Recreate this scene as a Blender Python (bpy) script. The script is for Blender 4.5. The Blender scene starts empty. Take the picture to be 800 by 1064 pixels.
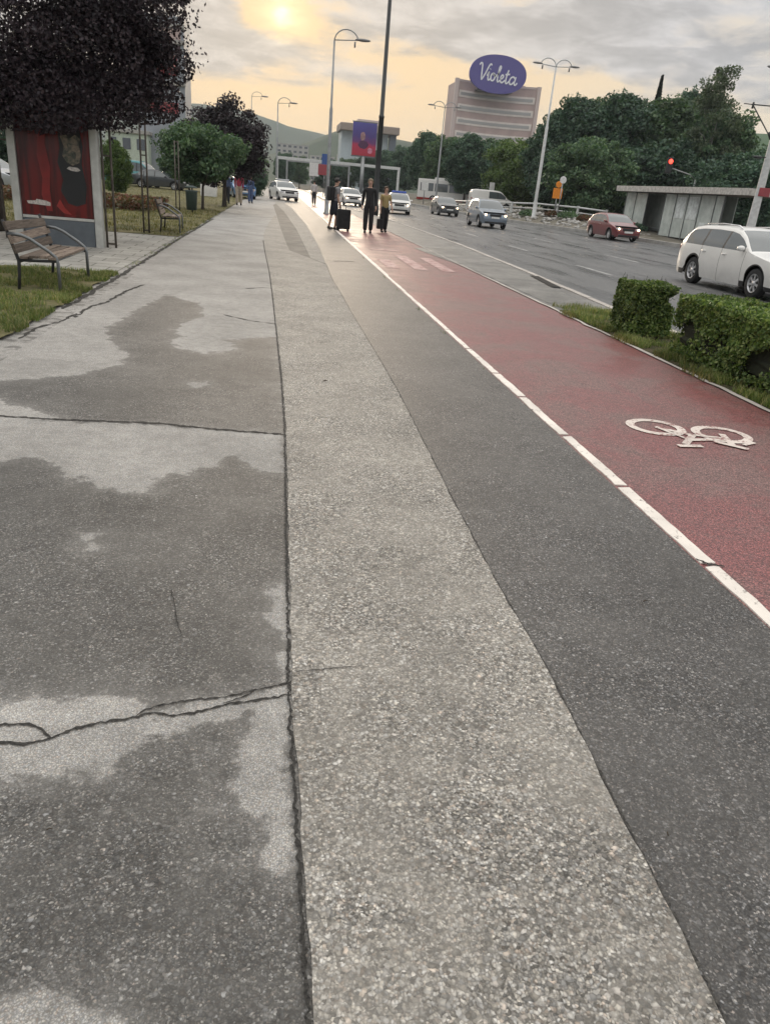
import bpy, bmesh, math, random
import numpy as np
from mathutils import Vector, Matrix, Euler
random.seed(7); RNG = np.random.default_rng(11)
C = bpy.context.scene.collection
SC = bpy.context.scene
PI = math.pi
R = math.radians

# ------------------------------------------------------------------ camera model (metres; +Y runs along the pavement)
F_PX, CX, CY, HC = 768.0, 400.0, 532.0, 1.55
ROLL = math.atan(.09); PITCH = math.atan((CY-196)*math.cos(ROLL)/F_PX); YAW = R(-9.5248)
def ray(px, py):
    u = (px-CX)/F_PX; v = -(py-CY)/F_PX
    c, s = math.cos(ROLL), math.sin(ROLL)
    ur, vr = c*u-s*v, s*u+c*v
    f = math.cos(PITCH)+vr*math.sin(PITCH); up = -math.sin(PITCH)+vr*math.cos(PITCH)
    c, s = math.cos(YAW), math.sin(YAW)
    return (c*ur-s*f, s*ur+c*f, up)
def G(px, py, z=0.0):
    x, y, w = ray(px, py); t = (z-HC)/w
    return (x*t, y*t)
def D(px, py, Y):
    x, y, w = ray(px, py); t = Y/y
    return (x*t, HC+w*t)

# ------------------------------------------------------------------ object helpers
def tag(o, label=None, cat=None, group=None, kind=None):
    if label: o['label'] = label
    if cat: o['category'] = cat
    if group: o['group'] = group
    if kind: o['kind'] = kind
    return o
def thing(name, label, cat, loc=(0,0,0), rz=0.0, group=None):
    o = bpy.data.objects.new(name, None); C.objects.link(o)
    o.location = loc; o.rotation_euler = (0,0,rz); o.empty_display_size = .3
    return tag(o, label, cat, group)
def obj(name, bm, mats, parent=None, smooth=False, label=None):
    if isinstance(bm, bmesh.types.BMesh):
        me = bpy.data.meshes.new(name); bm.to_mesh(me); bm.free()
    else: me = bm
    if not isinstance(mats, (list, tuple)): mats = [mats]
    if len(me.materials) == 0:
        for m in mats: me.materials.append(m)
    if smooth:
        me.polygons.foreach_set('use_smooth', [True]*len(me.polygons))
    o = bpy.data.objects.new(name, me); C.objects.link(o)
    if parent: o.parent = parent
    if label: o['label'] = label
    return o
def copy_tree(o, parent=None, label=None):
    c = o.copy(); C.objects.link(c); c.parent = parent
    if label: c['label'] = label
    for ch in list(o.children): copy_tree(ch, c)
    return c
def box(bm, x0,x1,y0,y1,z0,z1, bev=0.0, mi=0, M=None):
    vs = [bm.verts.new((x,y,z)) for x in (x0,x1) for y in (y0,y1) for z in (z0,z1)]
    if M is not None:
        for v in vs: v.co = M @ v.co
    q = [(0,1,3,2),(4,6,7,5),(0,4,5,1),(2,3,7,6),(0,2,6,4),(1,5,7,3)]
    fs = [bm.faces.new([vs[i] for i in f]) for f in q]
    for f in fs: f.material_index = mi
    if bev:
        es = {e for f in fs for e in f.edges}
        r = bmesh.ops.bevel(bm, geom=list(es), offset=bev, segments=2, affect='EDGES', profile=.6)
        for f in r['faces']: f.material_index = mi
    return fs
def tube(bm, pts, rad, n=8, mi=0, cap=True):
    pts = [Vector(p) for p in pts]
    if not isinstance(rad, (list,tuple)): rad = [rad]*len(pts)
    rings = []; prev = None
    for i, p in enumerate(pts):
        t = (pts[min(i+1,len(pts)-1)]-pts[max(i-1,0)]).normalized()
        if prev is None:
            a = Vector((1,0,0)) if abs(t.x) < .8 else Vector((0,1,0))
            a = (a - t*a.dot(t)).normalized()
        else:
            a = prev - t*prev.dot(t)
            a = a.normalized() if a.length > 1e-5 else Vector((1,0,0))
        prev = a; b = t.cross(a)
        rings.append([bm.verts.new(p + (a*math.cos(2*PI*k/n)+b*math.sin(2*PI*k/n))*rad[i]) for k in range(n)])
    for i in range(len(rings)-1):
        for k in range(n):
            f = bm.faces.new((rings[i][k],rings[i][(k+1)%n],rings[i+1][(k+1)%n],rings[i+1][k])); f.material_index = mi; f.smooth = True
    if cap:
        for rg, fl in ((rings[0],True),(rings[-1],False)):
            f = bm.faces.new(rg[::-1] if fl else rg); f.material_index = mi
def lathe(bm, prof, n=20, M=None, mi=0, smooth=True, cap=True):
    rings = []
    for r, z in prof:
        rg = [bm.verts.new((r*math.cos(2*PI*k/n), r*math.sin(2*PI*k/n), z)) for k in range(n)]
        if M is not None:
            for v in rg: v.co = M @ v.co
        rings.append(rg)
    for i in range(len(rings)-1):
        for k in range(n):
            f = bm.faces.new((rings[i][k],rings[i][(k+1)%n],rings[i+1][(k+1)%n],rings[i+1][k])); f.material_index = mi; f.smooth = smooth
    if not cap: return
    f = bm.faces.new(rings[0][::-1]); f.material_index = mi
    f = bm.faces.new(rings[-1]); f.material_index = mi
def ell(bm, c, r, n=10, mi=0, M=None):
    res = bmesh.ops.create_uvsphere(bm, u_segments=n, v_segments=max(6,n*2//3), radius=1)
    for v in res['verts']:
        v.co = Vector((v.co.x*r[0]+c[0], v.co.y*r[1]+c[1], v.co.z*r[2]+c[2]))
        if M is not None: v.co = M @ v.co
        for f in v.link_faces: f.material_index = mi; f.smooth = True
def poly(bm, pts, z=None, mi=0):
    vs = [bm.verts.new((p[0],p[1],p[2] if len(p) > 2 else z)) for p in pts]
    f = bm.faces.new(vs); f.material_index = mi
    return f
def slab(bm, pts, z0, z1, mi=0):
    """closed prism over a ground outline"""
    n = len(pts)
    a = sum(pts[i][0]*pts[(i+1)%n][1]-pts[(i+1)%n][0]*pts[i][1] for i in range(n))
    if a < 0: pts = pts[::-1]
    lo = [bm.verts.new((p[0],p[1],z0)) for p in pts]; hi = [bm.verts.new((p[0],p[1],z1)) for p in pts]
    f = bm.faces.new(hi); f.material_index = mi
    for i in range(n):
        g = bm.faces.new((lo[i],lo[(i+1)%n],hi[(i+1)%n],hi[i])); g.material_index = mi
    return f
def tri(bm): bmesh.ops.triangulate(bm, faces=bm.faces[:])

# ------------------------------------------------------------------ material helpers
class NT:
    def __init__(s, name):
        s.m = bpy.data.materials.new(name); s.m.use_nodes = True
        s.t = s.m.node_tree; s.t.nodes.clear()
        s.out = s.t.nodes.new('ShaderNodeOutputMaterial')
    def n(s, typ, **kw):
        nd = s.t.nodes.new(typ)
        for k, v in kw.items():
            if k.startswith('i_'):
                key = k[2:]; key = int(key) if key.isdigit() else key.replace('_',' ')
                if hasattr(v, 'is_output') or isinstance(v, bpy.types.NodeSocket): s.t.links.new(v, nd.inputs[key])
                else: nd.inputs[key].default_value = v
            else: setattr(nd, k, v)
        return nd
    def link(s, a, b): s.t.links.new(a, b)
    def math(s, op, a, b=0.0, c=None, clamp=False):
        nd = s.t.nodes.new('ShaderNodeMath'); nd.operation = op; nd.use_clamp = clamp
        for i, v in enumerate((a,b) if c is None else (a,b,c)):
            if isinstance(v, bpy.types.NodeSocket): s.t.links.new(v, nd.inputs[i])
            else: nd.inputs[i].default_value = v
        return nd.outputs[0]
    def mix(s, f, a, b, mode='MIX'):
        nd = s.t.nodes.new('ShaderNodeMix'); nd.data_type = 'RGBA'; nd.blend_type = mode
        for i, v in ((0,f),(6,a),(7,b)):
            if isinstance(v, bpy.types.NodeSocket): s.t.links.new(v, nd.inputs[i])
            elif i == 0: nd.inputs[i].default_value = v
            else: nd.inputs[i].default_value = (*v,1) if len(v) == 3 else v
        return nd.outputs[2]
    def ramp(s, fac, stops, interp='LINEAR'):
        nd = s.t.nodes.new('ShaderNodeValToRGB'); e = nd.color_ramp.elements; nd.color_ramp.interpolation = interp
        while len(e) < len(stops): e.new(.5)
        for el, (p, c) in zip(e, stops):
            el.position = p; el.color = (c,c,c,1) if not isinstance(c,(tuple,list)) else (*c,1)
        s.t.links.new(fac, nd.inputs[0]); return nd.outputs[0]
    def maprange(s, v, a, b, c=0.0, d=1.0, smooth=True):
        nd = s.t.nodes.new('ShaderNodeMapRange'); nd.interpolation_type = 'SMOOTHSTEP' if smooth else 'LINEAR'
        s.t.links.new(v, nd.inputs[0])
        for i, x in zip((1,2,3,4),(a,b,c,d)): nd.inputs[i].default_value = x
        return nd.outputs[0]
    def noise(s, vec, scale, detail=4, rough=.55, dist=0.0):
        nd = s.n('ShaderNodeTexNoise'); nd.inputs['Scale'].default_value = scale; nd.inputs['Detail'].default_value = detail
        nd.inputs['Roughness'].default_value = rough; nd.inputs['Distortion'].default_value = dist
        s.t.links.new(vec, nd.inputs['Vector']); return nd.outputs['Fac']
    def bsdf(s, col, rough=.8, metal=0.0, spec=.5, normal=None, emit=None, estr=0.0, coat=0.0, alpha=None):
        b = s.n('ShaderNodeBsdfPrincipled')
        def put(k, v):
            if isinstance(v, bpy.types.NodeSocket): s.t.links.new(v, b.inputs[k])
            elif isinstance(v, tuple) and len(v) == 3: b.inputs[k].default_value = (*v,1)
            else: b.inputs[k].default_value = v
        put('Base Color', col); put('Roughness', rough); put('Metallic', metal); put('Specular IOR Level', spec); put('Coat Weight', coat)
        if normal is not None: put('Normal', normal)
        if emit is not None: put('Emission Color', emit); put('Emission Strength', estr)
        if alpha is not None: put('Alpha', alpha)
        s.t.links.new(b.outputs[0], s.out.inputs[0]); return b
    def bump(s, h, strength=.4, dist=.004):
        nd = s.n('ShaderNodeBump'); nd.inputs['Strength'].default_value = strength; nd.inputs['Distance'].default_value = dist
        s.t.links.new(h, nd.inputs['Height']); return nd.outputs[0]
    def pos(s): return s.n('ShaderNodeNewGeometry').outputs['Position']
    def objc(s): return s.n('ShaderNodeTexCoord').outputs['Object']

def plain(name, col, rough=.6, metal=0.0, spec=.5, var=.12, scale=6.0, coat=0.0, bump=0.0):
    t = NT(name); v = t.objc()
    nz = t.noise(v, scale, 5, .6)
    k = t.maprange(nz, .3, .7, 1-var, 1+var)
    c = t.mix(1.0, col, k, 'MULTIPLY')
    nm = None
    if bump: nm = t.bump(t.noise(v, scale*8, 4), bump, .01)
    rr = t.maprange(nz, .2, .8, max(.02,rough-.08), min(1,rough+.08))
    t.bsdf(c, rr, metal, spec, nm, coat=coat)
    return t.m
def emit(name, col, strength, base=(.8,.8,.8)):
    t = NT(name); t.bsdf(base, .2, emit=col, estr=strength); return t.m

# ---- ground materials
def stone_mix(t, vec, scale, stops, bigscale=None, bigstops=None, bigthr=.8):
    """small stones set in a binder: colour and height"""
    vo = t.n('ShaderNodeTexVoronoi', feature='F1'); vo.inputs['Scale'].default_value = scale
    t.link(vec, vo.inputs['Vector'])
    sx = t.n('ShaderNodeSeparateColor'); t.link(vo.outputs['Color'], sx.inputs[0])
    col = t.ramp(sx.outputs[0], stops, 'LINEAR')
    edge = t.maprange(vo.outputs['Distance'], .25, .62, 1.0, .58)
    col = t.mix(1.0, col, edge, 'MULTIPLY')
    h = t.math('MULTIPLY', t.math('SUBTRACT', 1.0, vo.outputs['Distance']), t.math('ADD', sx.outputs[1], .5))
    # a warmer or cooler tint from stone to stone
    tint = t.ramp(sx.outputs[2], [(0,(1.0,.97,.92)),(.5,(1,1,1)),(.8,(.95,.98,1.03)),(1,(1.08,.95,.86))])
    col = t.mix(1.0, col, tint, 'MULTIPLY')
    return col, h
def asphalt_mat(name, stops, dry_stops=None, scale=150, attr=False, rough=(.8,.8), tint=(1,1,1), dirt=.2, bumpd=.004, far=False):
    t = NT(name); p = t.pos()
    wob = t.n('ShaderNodeVectorMath', operation='ADD'); 
    nz = t.n('ShaderNodeTexNoise'); nz.inputs['Scale'].default_value = 60; t.link(p, nz.inputs['Vector'])
    sc = t.n('ShaderNodeVectorMath', operation='SCALE'); t.link(nz.outputs['Color'], sc.inputs[0]); sc.inputs[3].default_value = .012
    t.link(p, wob.inputs[0]); t.link(sc.outputs[0], wob.inputs[1])
    col, h = stone_mix(t, wob.outputs[0], scale, stops)
    c2, h2 = stone_mix(t, wob.outputs[0], scale*.55, stops)
    pick = t.maprange(t.noise(p, 35, 2), .5, .6)
    col = t.mix(pick, col, c2)
    # zones where the stones are worn flush and filled with dust, and zones where they stand bare
    mean = stops[1][1]*.45+stops[2][1]*.55
    bare = t.maprange(t.noise(p, 2.3, 6, .65, .5), .38, .64, .42, .0)
    col = t.mix(bare, col, (mean*1.02, mean, mean*.97))
    big = t.noise(p, 1.3, 6, .6); mid = t.noise(p, 9, 5, .65)
    k = t.math('MULTIPLY', t.maprange(big, .3, .7, 1-dirt, 1+dirt), t.maprange(mid, .3, .7, 1-dirt*.6, 1+dirt*.6))
    rg = rough[0]
    if dry_stops:
        dcol, dh = stone_mix(t, wob.outputs[0], scale*1.15, dry_stops)
        at = t.n('ShaderNodeAttribute', attribute_name='dry').outputs['Fac']
        rag = t.math('ADD', t.math('MULTIPLY', t.math('SUBTRACT', t.noise(p, 7, 7, .62), .5), .34), t.math('MULTIPLY', t.math('SUBTRACT', t.noise(p, 40, 4, .6), .5), .05))
        msk = t.maprange(t.math('ADD', at, rag), -.018, .03)
        # soft half-dried rim
        rim = t.maprange(t.math('ADD', at, t.math('MULTIPLY', rag, 1.2)), -.14, .02, 0, .22)
        msk = t.math('MAXIMUM', msk, rim)
        grime = t.maprange(t.noise(p, 2.6, 6, .65), .35, .75, .0, .42)
        msk = t.math('SUBTRACT', msk, t.math('MULTIPLY', msk, t.math('MULTIPLY', grime, .8)))
        col = t.mix(msk, col, dcol)
        rg = t.maprange(msk, 0, 1, rough[0], rough[1])
    col = t.mix(1.0, col, k, 'MULTIPLY'); col = t.mix(1.0, col, tint, 'MULTIPLY')
    # trodden gum, oil spots and long scuffs
    gv = t.n('ShaderNodeTexVoronoi', feature='F1'); gv.inputs['Scale'].default_value = 2.1; t.link(wob.outputs[0], gv.inputs['Vector'])
    gs = t.n('ShaderNodeSeparateColor'); t.link(gv.outputs['Color'], gs.inputs[0])
    spot = t.math('MULTIPLY', t.maprange(gv.outputs['Distance'], .05, .03), t.maprange(gs.outputs[0], .55, .6, 0, 1))
    col = t.mix(t.math('MULTIPLY', spot, .5), col, t.ramp(gs.outputs[1], [(0,(.05,.048,.045)),(.7,(.07,.066,.06)),(1,(.40,.39,.36))]))
    oil = t.maprange(t.noise(p, .9, 3, .5, 1.2), .66, .78, 0, .32)
    col = t.mix(oil, col, (.05,.048,.045))
    mp3 = t.n('ShaderNodeMapping'); mp3.inputs['Scale'].default_value = (9,.7,1); mp3.inputs['Rotation'].default_value = (0,0,.35); t.link(p, mp3.inputs['Vector'])
    scuff = t.maprange(t.noise(mp3.outputs[0], 1.4, 5, .7), .60, .75, 0, .22)
    col = t.mix(scuff, col, t.mix(1.0, col, (1.5,1.48,1.42), 'MULTIPLY'))
    nm = t.bump(t.math('ADD', h, t.math('MULTIPLY', h2, .6)), .55, bumpd)
    t.bsdf(col, rg, 0, .4, nm)
    return t.m
HAZE = .00026; EXPO = 0.82
# ------------------------------------------------------------------ materials of the setting
M = {}
M['walk'] = asphalt_mat('worn_asphalt', [(0,.06),(.35,.095),(.62,.13),(.82,.185),(.95,.31),(1,.46)],
                        dry_stops=[(0,.36),(.4,.43),(.75,.49),(1,.62)], scale=185, rough=(.66,.82), bumpd=.003, tint=(1.0,.975,.925))
M['dark_asphalt'] = asphalt_mat('dark_strip_asphalt', [(0,.045),(.35,.08),(.62,.115),(.82,.17),(.95,.30),(1,.47)], scale=165, rough=(.55,.8), dirt=.16, bumpd=.004, tint=(1.0,.97,.94))
M['aggregate'] = asphalt_mat('exposed_aggregate', [(0,.11),(.3,.225),(.55,.335),(.78,.45),(.93,.62),(1,.78)], scale=132, rough=(.75,.8), dirt=.15, bumpd=.006, tint=(1.035,.985,.895))
M['paver_dirt'] = asphalt_mat('brown_paving', [(0,.13),(.4,.19),(.8,.24),(1,.33)], scale=90, dirt=.2, tint=(1.0,.94,.84))
M['median'] = asphalt_mat('median_paving', [(0,.13),(.4,.18),(.8,.23),(1,.34)], scale=60, dirt=.3, rough=(.55,.8), tint=(1.0,.98,.94))
M['litter'] = plain('dry_twig', (.05,.035,.02), .8)
def lane_mat():
    t = NT('red_lane'); p = t.pos()
    st, h = stone_mix(t, p, 150, [(0,.32),(.4,.62),(.8,1.0),(1,1.5)])
    worn = t.noise(p, 1.1, 7, .68, .6); fine = t.noise(p, 14, 5, .6)
    mp = t.n('ShaderNodeMapping'); mp.inputs['Scale'].default_value = (2.2,.35,1); t.link(p, mp.inputs['Vector'])
    streak = t.noise(mp.outputs[0], 2.0, 5, .6)
    base = t.mix(t.maprange(worn, .38, .62), (.36,.125,.122), (.315,.18,.168))
    base = t.mix(t.maprange(streak, .54, .74, 0, .6), base, (.38,.125,.13))
    base = t.mix(t.maprange(fine, .55, .8, 0, .3), base, (.07,.045,.045))
    mp4 = t.n('ShaderNodeMapping'); mp4.inputs['Scale'].default_value = (11,.22,1); t.link(p, mp4.inputs['Vector'])
    base = t.mix(t.maprange(t.noise(mp4.outputs[0], 1.6, 6, .7), .56, .74, 0, .45), base, (.16,.105,.10))
    base = t.mix(t.maprange(t.noise(p, 3.1, 7, .72, 1.0), .58, .72, 0, .5), base, (.24,.17,.155))
    col = t.mix(1.0, base, st, 'MULTIPLY')
    t.bsdf(col, t.maprange(worn, .3, .7, .36, .56), 0, .5, t.bump(h, .4, .003)); return t.m
M['lane'] = lane_mat()
def paint_mat(name, wear=.35, col=(.74,.70,.65), scale=1.0, under=(.11,.045,.045)):
    t = NT(name); p = t.pos()
    a = t.noise(p, 9*scale, 7, .7); b = t.noise(p, 55*scale, 4, .7)
    m = t.maprange(t.math('ADD', t.math('MULTIPLY', a, .6), t.math('MULTIPLY', b, .4)), .5+.22*(1-wear)-.03, .5+.22*(1-wear)+.05)
    c = t.mix(t.maprange(t.noise(p, 2.5, 5), .3, .75), col, tuple(x*.74 for x in col))
    t.bsdf(t.mix(m, c, under), .6, 0, .4, t.bump(b, .3, .002)); return t.m
M['line'] = paint_mat('white_lane_paint', .64, (.83,.77,.70), under=(.17,.15,.14))
M['bike_paint'] = paint_mat('bicycle_paint', .86, (.74,.66,.60), under=(.26,.12,.11))
M['zebra'] = paint_mat('worn_bar_paint', .98, (.52,.36,.34), .5, (.26,.12,.115))
M['road_paint'] = paint_mat('road_dash_paint', .85, (.42,.42,.41), .5, (.12,.12,.12))
def road_mat():
    t = NT('wet_road'); p = t.pos()
    st, h = stone_mix(t, p, 90, [(0,.5),(.5,.9),(.9,1.3),(1,2.2)])
    mp = t.n('ShaderNodeMapping'); mp.inputs['Scale'].default_value = (1.6,.22,1); t.link(p, mp.inputs['Vector'])
    w = t.noise(mp.outputs[0], .9, 6, .6, .4)
    base = t.mix(t.maprange(w, .35, .65), (.06,.064,.07), (.145,.15,.155))
    col = t.mix(1.0, base, st, 'MULTIPLY')
    t.bsdf(col, t.maprange(w, .36, .62, .26, .58), 0, .5, t.bump(h, .25, .003)); return t.m
M['road'] = road_mat()
def concrete(name, c, var=.2, bricks=None):
    t = NT(name); p = t.pos()
    a = t.noise(p, 1.2, 6, .65); b = t.noise(p, 28, 4, .7)
    k = t.math('MULTIPLY', t.maprange(a, .3, .7, 1-var, 1+var), t.maprange(b, .25, .75, .86, 1.12))
    col = t.mix(1.0, c, k, 'MULTIPLY'); hgt = b
    if bricks:
        br = t.n('ShaderNodeTexBrick'); t.link(p, br.inputs['Vector'])
        for kk, v in (('Scale',1.0),('Mortar Size',.012),('Brick Width',bricks[0]),('Row Height',bricks[1])): br.inputs[kk].default_value = v
        br.inputs['Color1'].default_value = (.86,.86,.86,1); br.inputs['Color2'].default_value = (1.1,1.1,1.1,1); br.inputs['Mortar'].default_value = (.35,.35,.33,1)
        col = t.mix(1.0, col, br.outputs['Color'], 'MULTIPLY')
    t.bsdf(col, .82, 0, .35, t.bump(hgt, .3, .004)); return t.m
M['kerb'] = concrete('kerb_concrete', (.42,.39,.36))
M['plaza'] = concrete('plaza_slabs', (.34,.33,.30), .2, (.6,.4))
M['conc'] = concrete('pale_concrete', (.36,.35,.33))
M['worn_patch'] = asphalt_mat('worn_patch', [(0,.12),(.4,.17),(.8,.24),(1,.34)], scale=70, dirt=.4, rough=(.35,.6), tint=(1.0,.97,.9))
M['tar'] = plain('joint_tar', (.034,.032,.029), .95, var=.85, scale=120, bump=.5)
M['seam'] = plain('strip_seam', (.055,.052,.047), .95, var=.8, scale=120, bump=.4)
def soil(name, cols, scale=1.6):
    t = NT(name); p = t.pos()
    a = t.noise(p, scale, 7, .65, .3); b = t.noise(p, scale*18, 5, .7)
    col = t.ramp(t.math('ADD', t.math('MULTIPLY', a, .7), t.math('MULTIPLY', b, .3)), [(.3,cols[0]),(.45,cols[1]),(.55,cols[2]),(.68,cols[3])])
    t.bsdf(col, .95, 0, .2, t.bump(b, .6, .02)); return t.m
M['lawn'] = soil('dry_lawn', [(.055,.065,.027),(.095,.095,.042),(.165,.145,.072),(.25,.21,.115)])
M['verge'] = soil('verge_soil', [(.03,.03,.018),(.05,.05,.025),(.085,.07,.04),(.12,.10,.06)], 3)
M['base'] = soil('town_ground', [(.05,.055,.04),(.07,.07,.055),(.09,.085,.07),(.11,.10,.085)], .08)
M['bank'] = soil('bank_soil', [(.07,.075,.045),(.12,.11,.085),(.19,.175,.15),(.28,.265,.24)], .9)
M['hill'] = soil('wooded_hill', [(.03,.045,.025),(.04,.06,.03),(.055,.07,.04),(.07,.085,.05)], .004)
M['hill_green'] = soil('meadow_hill', [(.05,.09,.04),(.06,.11,.05),(.07,.12,.055),(.08,.13,.065)], .004)

# ------------------------------------------------------------------ ground
def sheet(name, pts, z, mat, kind='structure'):
    bm = bmesh.new(); 
    a = sum(pts[i][0]*pts[(i+1)%len(pts)][1]-pts[(i+1)%len(pts)][0]*pts[i][1] for i in range(len(pts)))
    poly(bm, pts if a > 0 else pts[::-1], z); tri(bm)
    return tag(obj(name, bm, mat), kind=kind)
def strip(name, left, right, z, mat, kind='structure'):
    """sheet between two chains of equal length"""
    bm = bmesh.new()
    L_ = [bm.verts.new((*p, z)) for p in left]; R_ = [bm.verts.new((*p, z)) for p in right]
    for i in range(len(L_)-1): bm.faces.new((L_[i],R_[i],R_[i+1],L_[i+1]))
    return tag(obj(name, bm, mat), kind=kind)
sheet('ground', [(-4500,-300),(4500,-300),(4500,6500),(-4500,6500)], -.16, M['base'])

def sdf(P, polygon):
    V = np.array(polygon); W = np.roll(V, -1, 0); d = np.full(len(P), 1e9); ins = np.zeros(len(P), bool)
    for a, b in zip(V, W):
        e = b-a; w = P-a; tt = np.clip((w@e)/max(1e-9,e@e), 0, 1)
        d = np.minimum(d, np.hypot(*(w-tt[:,None]*e).T))
        c1 = (P[:,1] >= a[1]) != (P[:,1] >= b[1])
        with np.errstate(divide='ignore', invalid='ignore'):
            xi = a[0]+(P[:,1]-a[1])*(e[0]/(e[1] if abs(e[1]) > 1e-12 else 1e-12))
        ins ^= c1 & (P[:,0] < xi)
    return np.where(ins, d, -d)
dry_px = [
 [(-60,735),(0,728),(60,721),(130,721),(170,737),(230,724),(280,712),(303,706),(306,760),(309,905),(290,905),(278,880),(272,850),(240,838),(228,818),(238,795),(255,765),(262,742),(205,752),(150,782),(110,802),(40,812),(0,806),(-60,800)],
 [(-80,1052),(0,1042),(60,1038),(105,1045),(135,1068),(140,1120),(-80,1120)],
 [(84,556),(98,555),(104,562),(97,570),(85,569)],
 [(302,603),(288,606),(279,616),(284,628),(276,640),(286,652),(290,662),(304,668)],
 [(303,680),(290,684),(286,692),(292,702),(304,704)],
 # the light band either side of the cross joint
 [(-140,432),(0,432),(60,437),(160,441),(250,447),(298,451),(299,490),(280,492),(262,484),(245,474),(222,483),(205,490),(180,493),(160,499),(158,513),(146,512),(128,514),(110,507),(80,496),(62,487),(45,477),(0,478),(-140,486)],
 [(-80,414),(0,416),(45,428),(60,436),(0,432),(-80,432)],
 [(176,353),(198,349),(225,351),(246,358),(240,365),(212,367),(186,362)],
 [(195,398),(215,397),(222,401),(205,403)],
]
dark_px = [
 [(112,340),(132,330),(150,318),(172,306),(206,315),(212,328),(186,337),(180,346),(200,351),(240,353),(287,350),(291,362),(297,447),(250,443),(160,437),(60,433),(20,424),(0,414),(-140,416),(-140,398),(0,396),(50,393),(100,386),(128,378),(134,368),(116,354)],
]
dry_w = [[G(*p) for p in pl] for pl in dry_px]; dark_w = [[G(*p) for p in pl] for pl in dark_px]
def walk_sheet():
    xs = np.concatenate([np.arange(-2.50,.12,.035),[.5]])
    ys = np.concatenate([np.arange(-8,.4,1.0),np.arange(.4,4.5,.03),np.arange(4.5,12.6,.06),np.arange(12.6,30,.5),np.arange(30,170,5.0)])
    X, Y = np.meshgrid(xs, ys); P = np.stack([X.ravel(),Y.ravel()],1)
    near = (P[:,1] > .2) & (P[:,1] < 16)
    dd = np.full(len(P), -1e9)
    for w in dry_w: dd[near] = np.maximum(dd[near], sdf(P[near], w))
    far = np.where(P[:,1] > 5.05, np.clip((P[:,1]-5.05)*.12, 0, .16), -9)      # beyond the joint the path has dried
    dk = np.full(len(P), -1e9)
    for w in dark_w: dk[near] = np.maximum(dk[near], sdf(P[near], w))
    island = np.full(len(P), -1e9)
    for w in dry_w[7:]: island[near] = np.maximum(island[near], sdf(P[near], w))
    val = np.maximum(dd, np.minimum(far, -dk)); val = np.maximum(val, island)
    val = np.clip(val, -.3, .3)
    val = np.where((P[:,0] < -2.2) & (P[:,1] > 5.6) & (P[:,1] < 13), np.minimum(val, .02), val)
    me = bpy.data.meshes.new('pavement'); nx, ny = len(xs), len(ys)
    idx = np.arange(nx*ny).reshape(ny, nx)
    q = np.stack([idx[:-1,:-1],idx[:-1,1:],idx[1:,1:],idx[1:,:-1]],-1).reshape(-1,4)
    z = np.zeros(len(P))
    me.from_pydata(np.column_stack([P, z]).tolist(), [], q.tolist())
    at = me.attributes.new('dry','FLOAT','POINT'); at.data.foreach_set('value', val.astype(np.float32))
    return tag(obj('pavement', me, M['walk']), kind='structure')
walk_sheet()
sheet('dark_pavement_strip', [(.5,-8),(2.07,-8),(2.07,170),(.5,170)], 0, M['dark_asphalt'])

def chain(px): return [G(*p) for p in px]
joint = [(.118,-6)]+chain([(330,1110),(326,1064),(321,985),(316,900),(310,815),(306,760),(303,690),(302,620),(300,560),(299,500),(297.5,440),(294,395),(290,360),(285,315),(281,285),(276,262),(274,250)])
aggR = [(.95,-6),(.96,.5)]+chain([(752,1064),(697,950),(640,840),(600,760),(570,700),(540,648),(512,600),(487,552),(470,520),(450,480),(430,440),(412,405),(395,375),(380,350),(365,325),(353,303),(345,290),(339,275)])
def wobble(ch, amp, step=.05):
    out = []; k = 0
    for (x0,y0),(x1,y1) in zip(ch, ch[1:]):
        n = max(1, int(min(math.hypot(x1-x0,y1-y0)/step, 60)))
        for i in range(n):
            f = i/n; a = amp*(math.sin(k*1.7)+math.sin(k*.61+1)+random.uniform(-1,1))*.4; k += 1
            out.append((x0+(x1-x0)*f+a, y0+(y1-y0)*f))
    out.append(ch[-1]); return out
jw = wobble(joint, .006); aw = wobble(aggR, .005)
bm = bmesh.new(); slab(bm, jw+aw[::-1], -.003, .006); tri(bm)
tag(obj('aggregate_strip', bm, M['aggregate']), kind='structure')
# far end of the strip: two prongs round a brown sliver
pL = chain([(274,250),(275,241),(280,231),(288,222)]); pLr = chain([(305,270),(300,252),(294,236),(288,223)])
bm = bmesh.new(); slab(bm, pL+[(-.4,46)]+pLr[::-1][1:]+chain([(339,275)]), -.003, .0055) if False else None
def outline(name, px, z, mat):
    bm = bmesh.new(); slab(bm, chain(px), -.003, z); tri(bm); tag(obj(name, bm, mat), kind='structure')
outline('aggregate_prong', [(274,250),(274.3,243),(278,234),(285,224),(288,225),(292,238),(298,254),(305,268),(306,270.5),(275.5,256)], .0052, M['aggregate'])
outline('brown_paving', [(288,224.5),(284,213),(287,211.5),(296,221),(308,238),(322.5,268.5),(306,270),(298,254),(292,238)], .0046, M['paver_dirt'])
outline('aggregate_prong', [(339,274.5),(322.8,268.5),(308,238),(296,221),(287,211),(284,206),(289,207),(302,215),(318,233),(331,255)], .0052, M['aggregate'])

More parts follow.
